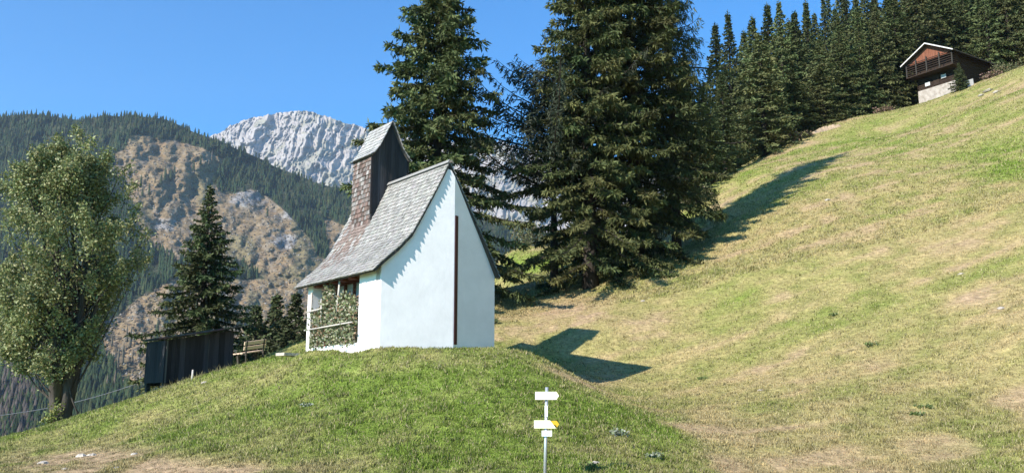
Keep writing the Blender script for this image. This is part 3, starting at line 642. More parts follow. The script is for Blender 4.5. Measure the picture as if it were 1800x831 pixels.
# recessed screen of the porch
scn = MB()
slab(scn, -1.62, -1.6, 1.4, 4.82, .14, 2.9); pn = scn.build('porch_screen', 'panel', ch)
fr = MB()
for b in (1.45, 2.1, 2.75, 3.4, 4.05, 4.72): slab(fr, -1.70, -1.622, b - .05, b + .05, .14, 2.75)
slab(fr, -1.72, -1.60, 1.4, 4.82, 2.3, 2.42)
fr.build('screen_frame', 'redwood', pn)
eb = MB(); slab(eb, -2.16, -1.98, 1.4, 4.82, 2.30, 2.52)
for b in np.arange(1.7, 4.8, .62): slab(eb, -2.45, -1.9, b - .04, b + .04, 2.26, 2.34)
eb.build('eave_beam', 'redwood', ch)
# roof deck
rd = MB(); A = [-2.5, -2.1, -1.72, -1.5, -1.27, -1.03, -.55, 0, .47, .98, 1.59, 2.0, 2.24]; vs = []; fs = []
for a in A: vs += [(a, bfront(a) + .05, zr(a) - .03), (a, BB - .04, zr(a) - .03), (a, BB - .04, zr(a) - .11), (a, bfront(a) + .05, zr(a) - .11)]
for i in range(len(A) - 1):
    k = 4 * i; fs += [(k, k + 4, k + 5, k + 1), (k + 1, k + 5, k + 6, k + 2), (k + 2, k + 6, k + 7, k + 3), (k + 3, k + 7, k + 4, k)]
fs += [(0, 1, 2, 3), tuple(4 * (len(A) - 1) + j for j in (3, 2, 1, 0))]
rd.add(vs, fs, (.10, .08, .065))
roof = rd.build('roof', 'shingle', ch)
# shingles laid course by course
def course_shingles(m, path, bf, be, rg, expo=.165, tint=(.28, .265, .245), skip=None, wr=(.07, .17), stain=None, lift=.034):
    """path: list of (a, z) from eave to ridge; shingles run along b between bf(a) and be(a)"""
    P = [Vector((a, 0, z)) for a, z in path]; L = [0]
    for i in range(1, len(P)): L.append(L[-1] + (P[i] - P[i - 1]).length)
    def pt(s):
        s = max(0, min(L[-1], s)); i = max(1, min(len(L) - 1, int(np.searchsorted(L, s)))); t = (s - L[i - 1]) / (L[i] - L[i - 1]); return P[i - 1].lerp(P[i], t)
    s = -.03; n = 0
    while s < L[-1] - .02:
        lo = pt(s); hi = pt(s + expo * 1.25); tg = (hi - lo); 
        if tg.length < 1e-4: break
        tn = tg.normalized(); up = Vector((-tn.z, 0, tn.x)); 
        if up.z < 0: up = -up
        if s < 0: lo = P[0] - tn * .04
        b = bf(lo.x) + rg.uniform(-.02, .02); end = be(lo.x) + rg.uniform(-.03, .03); first = True
        while b < end:
            w_ = min(rg.uniform(*wr), end - b)
            if w_ < .03: break
            if not (skip and skip(lo.x, b)):
                j = rg.uniform(-.018, .012); q0 = lo + tn * j; q1 = hi; k = lift * rg.uniform(.8, 1.35); g = rg.uniform(.003, .008)
                t = rg.uniform(.72, 1.22); c = tuple(x * t * rg.uniform(.97, 1.03) for x in tint)
                if stain:
                    c = stain(lo.x, b, c, rg)
                A0 = q0 + up * (k * .1 + .001); A1 = q0 + up * k; B0 = q1 - up * .002; B1 = q1 + up * .010
                f_ = .038 if first else 0.; first = False
                vs = [(A0.x, b - f_, A0.z), (A0.x, b + w_ - g, A0.z), (B0.x, b + w_ - g, B0.z), (B0.x, b, B0.z), (A1.x, b - f_, A1.z), (A1.x, b + w_ - g, A1.z), (B1.x, b + w_ - g, B1.z), (B1.x, b, B1.z)]
                m.add(vs, [(0, 1, 5, 4), (4, 5, 6, 7), (0, 4, 7, 3), (1, 2, 6, 5)], c)
            b += w_
        s += expo; n += 1
rs = random.Random(4)
TX, TL, TW = 3.488, 1.381, .736
def red_stain(a, b, c, rg):
    if -1.9 < a < -.6 and TX - .1 < b < TX + TL + .35 + (a + .7) * -.25 and rg.random() < .85 - .35 * (-a - .7):
        t = rg.uniform(.7, 1.1); return (.225 * t, .17 * t, .145 * t)
    if a < -1.3 and b > 2.5 and rg.random() < .22: t = rg.uniform(.8, 1.1); return (.27 * t, .24 * t, .22 * t)
    return c
sh = MB(); Lp = [(-2.55 + .0, zr(-2.55))] + [(a, zr(a)) for a in (-2.1, -1.9, -1.72, -1.5, -1.27, -1.03, -.55, 0)]
course_shingles(sh, Lp, bfront, lambda a: BB, rs, stain=red_stain)
Rp = [(2.27, zr(2.27))] + [(a, zr(a)) for a in (2.0, 1.59, .98, .47, 0)]
course_shingles(sh, Rp, bfront, lambda a: BB, rs)
sh.build('shingles', 'shingle', roof)
rc = MB(); rc.box((-.07, 2.55, 6.12), (.13, 6.15, .03), mtx=Matrix.Rotation(R(-58), 3, 'Y'), col=(.26, .25, .235)); rc.box((.075, 2.55, 6.125), (.13, 6.15, .03), mtx=Matrix.Rotation(R(56), 3, 'Y'), col=(.24, .23, .21))
rc.build('ridge_boards', 'shingle', roof)
vg = MB()
for seq in ([-2.5, -2.1, -1.72, -1.27, -1.03, -.55, 0], [0, .47, .98, 1.59, 2.0, 2.27]):
    for i in range(len(seq) - 1):
        p, q = seq[i], seq[i + 1]; b0, b1 = bfront(p) + .02, bfront(q) + .02
        vg.hexa([(p, b0, zr(p) - .12), (q, b1, zr(q) - .12), (q, b1 + .05, zr(q) - .12), (p, b0 + .05, zr(p) - .12)], [(p, b0, zr(p) - .01), (q, b1, zr(q) - .01), (q, b1 + .05, zr(q) - .01), (p, b0 + .05, zr(p) - .01)], (.07, .06, .055))
vg.build('verge_board', 'darkwood', roof)
# bell tower
tz, tp = 7.136, 8.484
tw = MB(); rt_ = random.Random(8)
core = [(-TW + .02, TX + .02), (TW - .02, TX + .02), (TW - .02, TX + TL - .02), (-TW + .02, TX + TL - .02)]
tw.hexa([(a, b, 3.9) for a, b in core], [(a, b, tz + .02) for a, b in core], (.03, .028, .028))
tw.add([(-TW + .05, TX + .03, tz), (TW - .05, TX + .03, tz), (0, TX + .03, tp - .12), (-TW + .05, TX + TL - .03, tz), (TW - .05, TX + TL - .03, tz), (0, TX + TL - .03, tp - .12)], [(0, 1, 2), (4, 3, 5), (0, 2, 5, 3), (1, 4, 5, 2)], (.03, .028, .028))
def gable_z(a):   # bell-cast gable outline of the tower roof
    return float(np.interp(abs(a), [0, .5, TW, .82], [tp, tz + .33, tz + .02, tz - .02]))
def roof_z_at(a): return zr(a)
n = 17
for i in range(n):
    p = -TW + 2 * TW * i / n; q = -TW + 2 * TW * (i + 1) / n - .008; t = rt_.uniform(.7, 1.35); c = (.045 * t, .043 * t, .047 * t); out = rt_.uniform(.0, .012)
    for b0, b1 in ((TX - .02 - out, TX + .018), (TX + TL - .018, TX + TL + .02)):
        zlo0, zlo1 = zr(p) - .15, zr(q) - .15
        vsb = [(p, b0, zlo0), (q, b0, zlo1), (q, b1, zlo1), (p, b1, zlo0)]; vst = [(p, b0, gable_z(p) - .06), (q, b0, gable_z(q) - .06), (q, b1, gable_z(q) - .06), (p, b1, gable_z(p) - .06)]
        tw.hexa(vsb, vst, c)
tower = tw.build('bell_tower', 'darkwood', ch)
cl = MB()
def side_shingles(m, a, sgn, z0, z1, rg):
    z = z0; k = 0
    while z < z1:
        b = TX - .01
        while b < TX + TL:
            w_ = min(rg.uniform(.09, .17), TX + TL + .01 - b)
            if w_ < .02: break
            t = rg.uniform(.55, 1.3); c = rg.choice([(.17, .135, .12), (.20, .17, .155), (.12, .085, .07), (.25, .23, .215), (.15, .10, .085)]); c = tuple(x * t for x in c)
            zt = min(z + .195, z1); o0 = .04 * rg.uniform(.8, 1.4)
            m.add([(a + sgn * .004, b, z), (a + sgn * .004, b + w_ - .006, z), (a + sgn * o0, b + w_ - .006, z), (a + sgn * o0, b, z), (a + sgn * .004, b, zt), (a + sgn * .004, b + w_ - .006, zt), (a + sgn * .012, b + w_ - .006, zt), (a + sgn * .012, b, zt)],
                  [(0, 1, 2, 3), (2, 6, 7, 3) if False else (3, 2, 6, 7), (0, 3, 7, 4), (1, 5, 6, 2), (4, 7, 6, 5)], c); b += w_
        z += .165; k += 1
side_shingles(cl, -TW, -1, zr(-TW) - .02, tz, rt_); cl.build('shingle_cladding', 'shingle', tower)
cl = MB(); side_shingles(cl, TW, 1, zr(TW) - .02, tz, rt_); cl.build('shingle_cladding', 'shingle', tower)
for sx in (-1, 1):
    co_ = MB(); co_.box((sx * (TW + .01), TX - .03, (tz + zr(TW)) / 2), (.07, .06, tz - zr(TW) - .02), col=(.03, .026, .026)); co_.build('corner_board', 'darkwood', tower)
trf = MB(); A = [-.81, -TW, -.5, 0, .5, TW, .78]; vs = []; fs = []
for a in A: vs += [(a, TX - .12, gable_z(a) - .02), (a, TX + TL + .12, gable_z(a) - .02), (a, TX + TL + .12, gable_z(a) - .06), (a, TX - .12, gable_z(a) - .06)]
for i in range(len(A) - 1):
    k = 4 * i; fs += [(k, k + 4, k + 5, k + 1), (k + 1, k + 5, k + 6, k + 2), (k + 2, k + 6, k + 7, k + 3), (k + 3, k + 7, k + 4, k)]
fs += [(0, 1, 2, 3), tuple(4 * (len(A) - 1) + j for j in (3, 2, 1, 0))]; trf.add(vs, fs, (.12, .1, .09))
course_shingles(trf, [(-.84, gable_z(.82) - .01), (-TW, gable_z(TW)), (-.5, gable_z(.5)), (0, tp)], lambda a: TX - .16, lambda a: TX + TL + .16, rt_, tint=(.33, .32, .305), wr=(.10, .18))
course_shingles(trf, [(.79, gable_z(.8) - .01), (TW, gable_z(TW)), (.5, gable_z(.5)), (0, tp)], lambda a: TX - .16, lambda a: TX + TL + .16, rt_, tint=(.31, .30, .285), wr=(.10, .18))
trf.build('tower_roof', 'shingle', tower)
# trellis poles in the porch opening
tr = MB(); tr.tube([(-2.30, 2.75, 1.1), (-2.34, 2.5, 2.36)], .035, 6); tr.tube([(-2.34, 4.6, .15), (-2.34, 4.6, 2.1)], .035, 6); tr.tube([(-2.36, 3.75, 1.0), (-2.36, 3.78, 1.8)], .028, 6)
tr.tube([(-2.42, 4.9, .80), (-2.42, 1.42, .84)], .026, 6); tr.tube([(-2.42, 4.75, 1.42), (-2.42, 3.6, 1.46)], .03, 6)
tr.build('trellis', 'pole', ch, True)
rg = np.random.default_rng(12); pts = []
for i in range(1300):
    b = rg.uniform(1.5, 4.6); top = np.interp(b, [1.5, 2.0, 2.5, 3.0, 3.4, 3.7, 4.2, 4.75], [1.6, 1.85, 1.7, 1.8, 2.3, 1.9, 1.3, 1.5]); pts.append((-2.25 + rg.normal(0, .06), b, rg.uniform(.26, top)))
gm = np.array([Vector((math.cos(RZ) * a - math.sin(RZ) * b - 2.3352, math.sin(RZ) * a + math.cos(RZ) * b + 29.4392, CB + z)) for a, b, z in pts])
cp_o = leaf_cloud('climbing_plant', gm, 7800, (.05, .05, .06), .10, [(.16, .20, .08), (.27, .29, .15), (.12, .14, .07), (.30, .19, .12), (.45, .42, .32), (.34, .34, .22), (.22, .24, .13)], 61, width=.42)
tag(cp_o, 'climbing plant with green and reddish leaves filling the porch trellis', 'plant')
slb = MB(); x, y = chap(-2.75, 5.3); slb.box((x, y, CB - .03), (.8, .5, .10), RZ + .2)
tag(slb.build('stone_slab', 'stone'), 'flat grey stone step lying beside the chapel pillar', 'stone')

# ================================================================== SHED
SZ = .25
sxy = W(290, 640, 37.6); sh_rz = R(45)
shed = empty('wooden_shed', (sxy[0], sxy[1], 0), sh_rz, 'black weathered board shed with sloping lean-to roof on the hillside', 'shed')
# local x along the long wall (uphill), y into the hill
LEN = 2.95; DEP = 1.8
zL0, zL1 = W(290, 672, 37.6)[2], W(290, 598, 37.6)[2]   # near left corner floor / head
zR1 = W(412, 580, 39.7)[2]
rr_ = random.Random(2); bd = MB(); x = 0
while x < LEN:
    w_ = min(rr_.uniform(.16, .26), LEN - x); t = rr_.choice((.7, .9, 1.1, 1.5, 2.1)); c = (.024 * t, .021 * t, .024 * t); o = rr_.uniform(0, .025)
    zt0 = zL1 + (zR1 - zL1) * x / LEN; zt1 = zL1 + (zR1 - zL1) * (x + w_) / LEN; lo = zL0 + .55 * x / LEN + rr_.uniform(-.03, .05) - (0 if x < .5 else .2)
    bd.hexa([(x, -o, lo), (x + w_ - .012, -o, lo), (x + w_ - .012, .04, lo), (x, .04, lo)], [(x, -o, zt0), (x + w_ - .012, -o, zt1), (x + w_ - .012, .04, zt1), (x, .04, zt0)], c); x += w_
bd.box((.03, -.04, (zL0 + zL1) / 2), (.06, .03, zL1 - zL0), col=(.09, .085, .08)); bd.box((LEN * .62, -.045, 2.0), (.05, .03, 1.7), col=(.06, .055, .055))
bd.build('front_boards', 'darkwood', shed)
sd = MB(); y = 0
while y < DEP:
    w_ = min(rr_.uniform(.16, .26), DEP - y); t = rr_.uniform(.7, 1.4); c = (.026 * t, .026 * t, .030 * t)
    sd.box((-.03, y + w_ / 2, (zL0 + zL1) / 2), (.04, w_ - .012, zL1 - zL0), col=c); sd.box((LEN + .022, y + w_ / 2, (.9 + zR1) / 2 - .03), (.04, w_ - .012, zR1 - .96), col=c); y += w_
for i in range(14):
    x = LEN * i / 14; zt_ = zL1 + (zR1 - zL1) * i / 14 - .08; sd.box((x + LEN / 28, DEP + .02, (zt_ + .9) / 2), (LEN / 14 - .012, .04, zt_ - .9), col=(.04, .038, .04))
sd.build('side_boards', 'darkwood', shed)
rf = MB(); slope = math.atan2(zR1 - zL1, LEN)
for i in range(7):
    yy = -.3 + i * .36; rf.box((LEN / 2 + rr_.uniform(-.05, .05), yy, (zL1 + zR1) / 2 + .09 + rr_.uniform(-.01, .03)), (LEN + .36 + rr_.uniform(-.06, .06), .40, .05), mtx=Matrix.Rotation(-slope, 3, 'Y'), col=tuple(v * rr_.uniform(.7, 1.3) for v in (.07, .06, .055)))
for i in range(12):
    s = -.3 + i * .34; rf.box((s, -.42, zL1 + (zR1 - zL1) * s / LEN + .13), (.3, .25, .03), mtx=Matrix.Rotation(-slope + rr_.uniform(-.08, .08), 3, 'Y'), col=tuple(v * rr_.uniform(.6, 1.4) for v in (.09, .08, .07)))
rf.build('roof', 'darkwood', shed)
for x, y in ((.08, .1), (LEN - .1, .1), (.08, DEP - .1), (LEN * .45, .1)):
    ps = MB(); ps.box((x, y, .55), (.16, .16, 2.2), col=(.05, .04, .035)); ps.build('post', 'darkwood', shed)
fl = MB(); fl.box((LEN / 2, DEP / 2, zL0 + .5), (LEN - .05, DEP - .05, .08), col=(.04, .035, .03)); fl.build('floor', 'darkwood', shed)
x, y, z = snap(337, 668, 25); pp = MB(); pp.tube([(x, y, z - .2), (x + .02, y, z + .38)], .035, 8); tag(pp.build('stake', 'pole', None, True), 'short pale wooden stake standing in the grass before the shed', 'stake')

# ================================================================== BENCH
bx_, by_, bz_ = at(441, 38.0); bz_ = W(441, 633, 38.)[2] - .1
be = empty('bench', (bx_, by_, bz_), R(160) , 'pale wooden bench with slatted back at the brow of the mound', 'bench')
def plank(name, c, d, rx=0., mt='bench', parent=be):
    m = MB(); m.box((0, 0, 0), d); o = m.build(name, mt, parent); o.location = c; o.rotation_euler = (rx, 0, 0); return o
be.rotation_euler = (0, R(9), R(240))
plank('seat', (0, -.10, .44), (1.2, .15, .045)); plank('seat', (0, .09, .445), (1.2, .15, .045)); plank('seat', (0, -.29, .43), (1.2, .15, .045))
plank('backrest', (.0, .27, .64), (1.2, .035, .14), R(-14)); plank('backrest', (0, .32, .84), (1.2, .035, .14), R(-14))
for s in (-.48, .48):
    m = MB(); m.box((s, -.22, .18), (.09, .09, .52)); m.box((s, -.02, .39), (.07, .62, .07)); m.tube([(s, .2, -.1), (s, .24, .45), (s, .37, .95)], .035, 6); m.build('leg', 'greybark', be)

# ================================================================== SIGNPOST
gp = at(957, 17.0); post = empty('signpost', (W(959, 760, 17.)[0], 17.0, gp[2]), 0, 'steel hiking signpost with two arrow boards and a small plaque', 'signpost')
topz = W(962, 680, 17.)[2] - gp[2]
pm = MB(); pm.tube([(-.03, 0, -.4), (.03, 0, topz)], .03, 12); pm.build('pole', 'metal', post, True)
def board(v0, v1, u0, u1, shape, ymid):
    z0 = W(960, v1, 17.)[2] - gp[2]; z1 = W(960, v0, 17.)[2] - gp[2]; xa = W(u0, v0, 17.)[0] - post.location.x; xb = W(u1, v0, 17.)[0] - post.location.x; zm = (z0 + z1) / 2; h = z1 - z0
    if shape == 'arrow': pol = [(xa, z0), (xb - h * .35, z0), (xb, zm), (xb - h * .35, z1), (xa, z1)]
    elif shape == 'cut': pol = [(xa, z0), (xb, z0), (xb - h * .75, z1), (xa, z1)]
    else: pol = [(xa, z0), (xb, z0), (xb, z1), (xa, z1)]
    m = MB(); m.hexa([(x, ymid - .008, z) for x, z in pol], [(x, ymid + .008, z) for x, z in pol]); return m, (xa, xb, z0, z1)
m, _ = board(688, 702, 940.5, 982.5, 'arrow', -.055); a1 = m.build('arrow_board', 'signw', post)
m, _ = board(738, 752, 938.5, 977, 'cut', -.055); a2 = m.build('arrow_board', 'signw', post); a2['label'] = 'lower pale arrow board with a slanted end'
m, (xa, xb, z0, z1) = board(739, 751, 945, 983, 'arrow', .055); a3 = m.build('arrow_board', 'signy', post); a3['label'] = 'yellow arrow board facing away behind the lower one'
m, (xa, xb, z0, z1) = board(756, 766, 952, 970, 'plain', -.05); pq = m.build('plaque', 'plaque', post)
ik = MB(); rw = random.Random(3)
for k, (zz, n) in enumerate(((.62, 5), (.32, 3))):
    x = xa + .03 if k == 0 else xa + .045
    for i in range(n):
        wd_ = rw.uniform(.012, .028); ik.box((x + wd_ / 2, -.0605, z0 + (z1 - z0) * zz), (wd_, .003, .012)); x += wd_ + .008
        if x > xb - .03: break
ik.build('lettering', 'ink', pq)
cr = MB(); cr.hexa([(-.005, -.04, 1.55 - .0), (.05, -.04, 1.50), (.045, -.03, 1.78), (0, -.03, 1.8)], [(-.005, -.03, 1.55), (.05, -.03, 1.50), (.045, -.02, 1.78), (0, -.02, 1.8)])
for zc_ in (695, 745):
    z_ = W(960, zc_, 17.)[2] - gp[2]; b_ = MB(); b_.box((.0, 0, z_), (.075, .085, .03)); b_.build('clamp', 'metal', post)
b_ = MB(); z_ = W(960, 722, 17.)[2] - gp[2]; b_.box((.012, -.034, z_), (.055, .012, .20)); b_.build('waymark', 'plaque', post)

# ================================================================== LOG HUT
HZ = W(1681, 156, 90.)[2]; hx = W(1681, 150, 90.)[0]
hut = empty('log_hut', (hx, 90., HZ - .0), 0, 'dark log hut with stone base, balcony and reddish gable at the forest edge', 'hut')
fv = Vector((math.cos(R(123)), math.sin(R(123)), 0)); sv = Vector((math.cos(R(33)), math.sin(R(33)), 0))
hut.rotation_euler = (0, 0, R(33))   # local x = along the side wall (right, away), local y = along the front (left, away)
FW, SL = 4.3, 8.4
def hb(name, mt, boxes, parent=hut, rz=0.):
    m = MB()
    for c, d in boxes: m.box(c, d)
    return m.build(name, mt, parent)
z_sto, z_mid, z_bal, z_eave, z_rid = .95, 2.2, 2.35, 4.1, 5.35
hb('stone_base', 'stonewall', [((SL * .28, FW / 2, (z_sto - 3.2) / 2), (SL * .56, FW, z_sto + 3.2))])
lg = MB(); z = z_sto
while z < z_eave + .1:
    lg.box((SL / 2, .06, z + .11), (SL, .16, .2)); lg.box((SL / 2, FW - .06, z + .11), (SL, .16, .2)); lg.box((.08, FW / 2, z + .11), (.16, FW, .2)); lg.box((SL - .08, FW / 2, z + .11), (.16, FW, .2)); z += .23
lgw = lg.build('log_walls', 'logwood', hut)
for y, z in ((1.25, 1.75), (3.1, 1.42)):
    f = hb('window', 'redwood', [((-.02, y, z), (.06, .72, .56))]); f.data.materials[0] = M['logwood']
    m = MB(); m.box((-.06, y, z), (.03, .56, .4)); m.build('pane', 'panel', f)
dr = hb('door_recess', 'logwood', [((-.03, 2.1, 1.6), (.05, .7, 1.1))])
bf_ = [((-.55, FW / 2 - .02, z_bal), (1.25, FW + 1.0, .12))]
bal = hb('balcony', 'logwood', bf_)
rl = []
for i in range(6): rl.append(((-1.12, FW / 2 - .02, z_bal + .22 + i * .24), (.05, FW + .9, .07)))
for i in range(6): rl.append(((-.55, -.47, z_bal + .22 + i * .24), (1.15, .05, .07)))
hb('railing', 'logwood', rl, bal)
for y in (-.45, .95, 2.4, 3.6, FW + .42):
    hb('post', 'darkroof', [((-1.1, y, z_bal + .85), (.11, .11, 1.75))], bal)
gb = MB(); y0, y1 = .12, FW - .12; gx0 = -.95
for i in range(12):   # upright boards under the ridge
    ya = (FW + .3) * i / 12 - .15; yb = (FW + .3) * (i + 1) / 12 - .17; zt_ = lambda y: z_rid - .04 - (z_rid - z_eave - .05) * abs(y - FW / 2) / (FW / 2)
    gb.hexa([(gx0, ya, z_eave - .38), (gx0, yb, z_eave - .38), (gx0 + .05, yb, z_eave - .38), (gx0 + .05, ya, z_eave - .38)], [(gx0, ya, zt_(ya)), (gx0, yb, zt_(yb)), (gx0 + .05, yb, zt_(yb)), (gx0 + .05, ya, zt_(ya))])
gb.build('gable_boards', 'gablewood', hut)
rfm = MB(); ov_ = .85; hf = FW / 2
for s in (-1, 1):
    y_e = FW / 2 + s * (hf + ov_); z_e = z_rid - (z_rid - z_eave - .05) * (hf + ov_) / hf
    q = [(-1.5, FW / 2, z_rid), (SL + .5, FW / 2, z_rid), (SL + .5, y_e, z_e), (-1.5, y_e, z_e)]
    rfm.hexa([(a, b, c) for a, b, c in q], [(a, b, c + .12) for a, b, c in q])
rfo = rfm.build('roof', 'darkroof', hut)
eb = MB()
for s in (-1, 1):
    y_e = FW / 2 + s * (hf + ov_); z_e = z_rid - (z_rid - z_eave - .05) * (hf + ov_) / hf
    eb.hexa([(-1.56, FW / 2, z_rid - .03), (-1.502, FW / 2, z_rid - .03), (-1.502, y_e, z_e - .03), (-1.56, y_e, z_e - .03)], [(-1.56, FW / 2, z_rid + .10), (-1.502, FW / 2, z_rid + .10), (-1.502, y_e, z_e + .10), (-1.56, y_e, z_e + .10)])
eb.build('barge_board', 'tin', rfo)
p = at(1704, 88); wbx = MB(); wbx.hexa([(p[0] - .55, p[1], p[2] - .5), (p[0] + .55, p[1] + .1, p[2] - .5), (p[0] + .5, p[1] + .8, p[2] - .5), (p[0] - .6, p[1] + .7, p[2] - .5)], [(p[0] - .5, p[1], p[2] + .6), (p[0] + .5, p[1] + .1, p[2] + .9), (p[0] + .45, p[1] + .8, p[2] + .9), (p[0] - .55, p[1] + .7, p[2] + .6)])
tag(wbx.build('water_tank', 'concrete'), 'small pale concrete box beside the log hut', 'tank')
p = at(1689, 87.5); plant_tree('bush', shp, (p[0], p[1], p[2] - .1), 0, (.48, .48, .40), 'rounded grey-green bush in front of the corner of the log hut', 'bush')

# ================================================================== shrubs, scrub, stones, weeds
def bush(u, Y, n, r, cols, label, seed, name='bush', size=.16, z_=None, h=1.):
    x, y, z = at(u, Y); rgb = random.Random(seed); pts = [(x + rgb.uniform(-r, r), y + rgb.uniform(-r, r) * .6, z + rgb.uniform(0, r * h)) for _ in range(14)]
    t = leaf_cloud(name, pts, n, (r * .22, r * .2, r * .2), size, cols, seed); tag(t, label, 'bush'); return t
ol = [(.09, .10, .045), (.13, .14, .06), (.16, .13, .07)]; ru = [(.26, .16, .13), (.20, .13, .09), (.14, .12, .06)]
bush(905, 74, 1800, 1.7, ol, 'grey-green shrub on the hillock just right of the chapel roof', 71, h=1.4, size=.22)
bush(945, 73, 1800, 1.9, ol, 'olive shrub at the crest of the green hillock under the conifers', 72, h=1.3, size=.22)
bush(985, 74, 1500, 1.7, [(.07, .09, .04), (.11, .12, .05)], 'dark shrub at the right end of the green hillock', 73, h=1.3, size=.22)
bush(1255, 71, 700, .8, ru, 'rusty low bush at the lower corner of the meadow beside the big conifers', 74, h=.7, size=.2)
bush(1228, 67, 1300, 1.2, [(.12, .13, .05), (.2, .17, .1)], 'greenish brown scrub under the larch at the meadow edge', 75, h=.8, size=.2)
bush(1412, 83, 700, .8, ru, 'reddish scrub on the earth bank below the shadowed forest recess', 76, h=.6, size=.2)
bush(1555, 91, 500, .8, ru, 'rusty scrub patch at the forest foot left of the log hut', 77, h=.6, size=.2)
bush(1770, 91, 900, 1.3, ol, 'sparse low shrub on the skyline right of the log hut', 78, h=.5, size=.2)
bush(1745, 90, 500, .8, ru, 'brownish dead shrub among stones right of the log hut', 79, h=.4, size=.2)
def bank(u0, u1, Y0, Y1, hgt, label, seed, col=(.36, .27, .18)):
    a = at(u0, Y0); b = at(u1, Y1); n = 24; vs = []; rgb = random.Random(seed)
    for i in range(n):
        t = i / (n - 1); x = a[0] + (b[0] - a[0]) * t; y = a[1] + (b[1] - a[1]) * t; z = gz(x, y); e = math.sin(math.pi * t) ** .5 * hgt * rgb.uniform(.6, 1.2)
        vs += [(x, y - .9, gz(x, y - .9) - .05), (x, y - .25, z + e * .8), (x, y + .5, z + e), (x, y + 1.8, gz(x, y + 1.8) - .1)]
    fs = [(4 * i + j, 4 * i + 4 + j, 4 * i + 5 + j, 4 * i + 1 + j) for i in range(n - 1) for j in range(3)]
    m = MB(); m.add(vs, fs, col); o = m.build('earth_bank', 'hill'); o['kind'] = 'structure'; return o
bank(1425, 1475, 84, 84.5, .35, '', 1)
cb = []
def stone(x, y, z, r, label, seed, flat=.6, mt='stone'):
    rgb = random.Random(seed); m = MB(); vs = []; fs = []; n = 7
    for j, (h, q) in enumerate(((-.4, .8), (.15, 1), (.6, .65), (.8, .2))):
        for i in range(n):
            a = 2 * math.pi * i / n; k = q * rgb.uniform(.75, 1.2); vs.append((x + r * k * math.cos(a), y + r * k * math.sin(a), z + r * flat * (h + rgb.uniform(-.1, .1))))
    for j in range(3):
        for i in range(n): fs.append((j * n + i, j * n + (i + 1) % n, (j + 1) * n + (i + 1) % n, (j + 1) * n + i))
    fs.append(tuple(3 * n + i for i in range(n))); m.add(vs, fs); return tag(m.build('stone', mt), label, 'stone')
for k, (u, v, r, lab) in enumerate([
    (143, 802, .22, 'upright white stone in the bare brown patch, lower left'), (162, 801, .17, 'white stone just right of the upright one in the bare patch'), (75, 815, .20, 'pale flat stone at the left end of the bare brown patch'),
    (236, 800, .14, 'pale stone at the right end of the bare brown patch'), (115, 826, .13, 'small pale stone at the bottom of the bare brown patch'), (205, 822, .12, 'small brownish stone below the bare patch at the bottom edge'),
    (1690, 484, .18, 'bright white stone high on the right of the meadow'), (1455, 352, .25, 'pale stone near the top of the meadow right of the tree shadow'), (1337, 687, .13, 'pale stone low in the middle of the dry meadow'),
(1760, 543, .2, 'flat pale stone in a bare patch at the right edge of the meadow'), 
    (1130, 531, .18, 'pale stone on the slope below the big conifers'), (1045, 816, .16, 'pale stone beside the signpost shadow'),
    (920, 829, .08, 'small white stone at the foot of the signpost'), (360, 674, .2, 'grey stone beside the shed stake')]):
    x, y, z = snap(u, v, 16); stone(x, y, z - .02, r * .8, lab, k + 200, .6)
for k, (u, v, Y, r) in enumerate([(1738, 158, 86, .5), (1752, 160, 86, .35), (1725, 166, 84, .4)]):
    x, y, z = snap(u, v + 3, 60); stone(x, y, z, r, ['largest pale rock in the pile below the skyline right of the log hut', 'small rock at the right of the rock pile near the log hut', 'low rock at the left of the rock pile near the log hut'][k], 240 + k, .5)
def weed(u, v, n, r, cols, label, seed, size=.07, h=.4):
    r *= .7; n = int(n * .8)
    x, y, z = snap(u, v, 16); rgb = random.Random(seed); pts = [(x + rgb.uniform(-r, r), y + rgb.uniform(-r, r), z + rgb.uniform(0.02, r * h)) for _ in range(10)]
    tag(leaf_cloud('weed', pts, n, (r * .25, r * .25, r * .12), size, cols, seed), label, 'plant', 'weeds in the meadow')
dk = [(.09, .13, .04), (.13, .17, .05)]; pl = [(.24, .26, .20), (.16, .2, .1)]
weed(1085, 768, 240, .30, pl, 'pale silvery weed with white tips on the mound right of the signpost', 81)
weed(1150, 808, 150, .22, pl, 'pale weed near the bottom edge right of the signpost shadow', 82)
weed(1235, 668, 150, .2, dk, 'dark green weed right of the tip of the chapel shadow', 83)
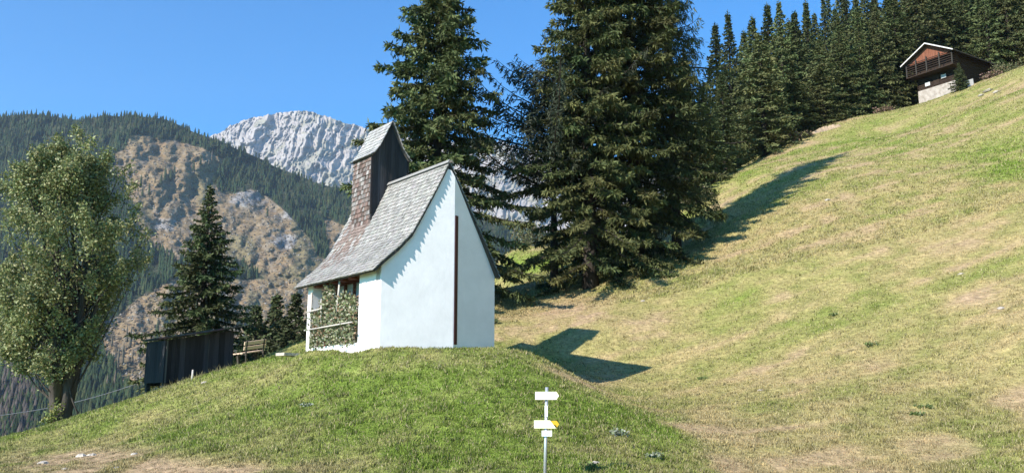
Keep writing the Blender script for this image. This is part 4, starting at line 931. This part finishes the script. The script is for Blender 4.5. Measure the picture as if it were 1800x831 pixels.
weed(1625, 717, 200, .22, dk, 'dark green weed in the lower right of the meadow', 84)
weed(1610, 735, 150, .2, dk, 'dark green weed just below the darkest one in the lower right', 85)
weed(1465, 555, 120, .2, dk, 'small dark weed in the centre of the meadow', 86)
weed(1530, 610, 160, .28, dk, 'spreading dark weed above the brown spot in the meadow', 87)
weed(540, 716, 120, .18, pl, 'pale weed tuft on the mound below the chapel pillar', 88)
weed(1035, 822, 200, .25, dk, 'dark leafy weed beside the stone near the signpost shadow', 90)
# tall grass stalks along the brow by the shed
rg = np.random.default_rng(8); V = []; n = 120
for i in range(n):
    u = rg.uniform(262, 412); Y = 35.8 + rg.uniform(-.6, .8); x, y, z = at(u, Y); h = rg.uniform(.06, .3) ** 1.0; a = rg.normal(0, .12, 2); V += [(x - .012, y, z), (x + .012, y, z), (x + a[0], y + a[1], z + h)]
tag(link('stalks', npmesh('stalks', np.array(V), None, np.arange(3 * n).reshape(-1, 3), np.tile([[.2, .18, .09]], (3 * n, 1)), 'blade')), 'dry stalks along the brow in front of the shed', 'grass', kind='stuff')
# valley cable
cb = MB(); pa = Vector(W(-120, 742, 60.)); pb = Vector(W(330, 640, 75.)); cb.tube([pa.lerp(pb, t / 16) - Vector((0, 0, .9 * math.sin(math.pi * t / 16))) for t in range(17)], .028, 5)
tag(cb.build('overhead_cable', 'cable', None, True), 'thin overhead cable crossing the valley behind the broad-leaved tree', 'cable')

# ------------------------------------------------------------------ haze
hm = bpy.data.materials.new('haze'); hm.use_nodes = True; t = hm.node_tree; t.nodes.clear()
pv = t.nodes.new('ShaderNodeVolumePrincipled'); pv.inputs['Density'].default_value = .00007; pv.inputs['Color'].default_value = (.72, .84, 1, 1); pv.inputs['Anisotropy'].default_value = .2
ou = t.nodes.new('ShaderNodeOutputMaterial'); t.links.new(pv.outputs[0], ou.inputs['Volume'])
M['haze'] = hm
hz = MB(); hz.box((0, 2400, 650), (9000, 5600, 2400)); tag(hz.build('haze', 'haze'), 'thin blue mountain haze filling the valley air', 'haze', kind='stuff')
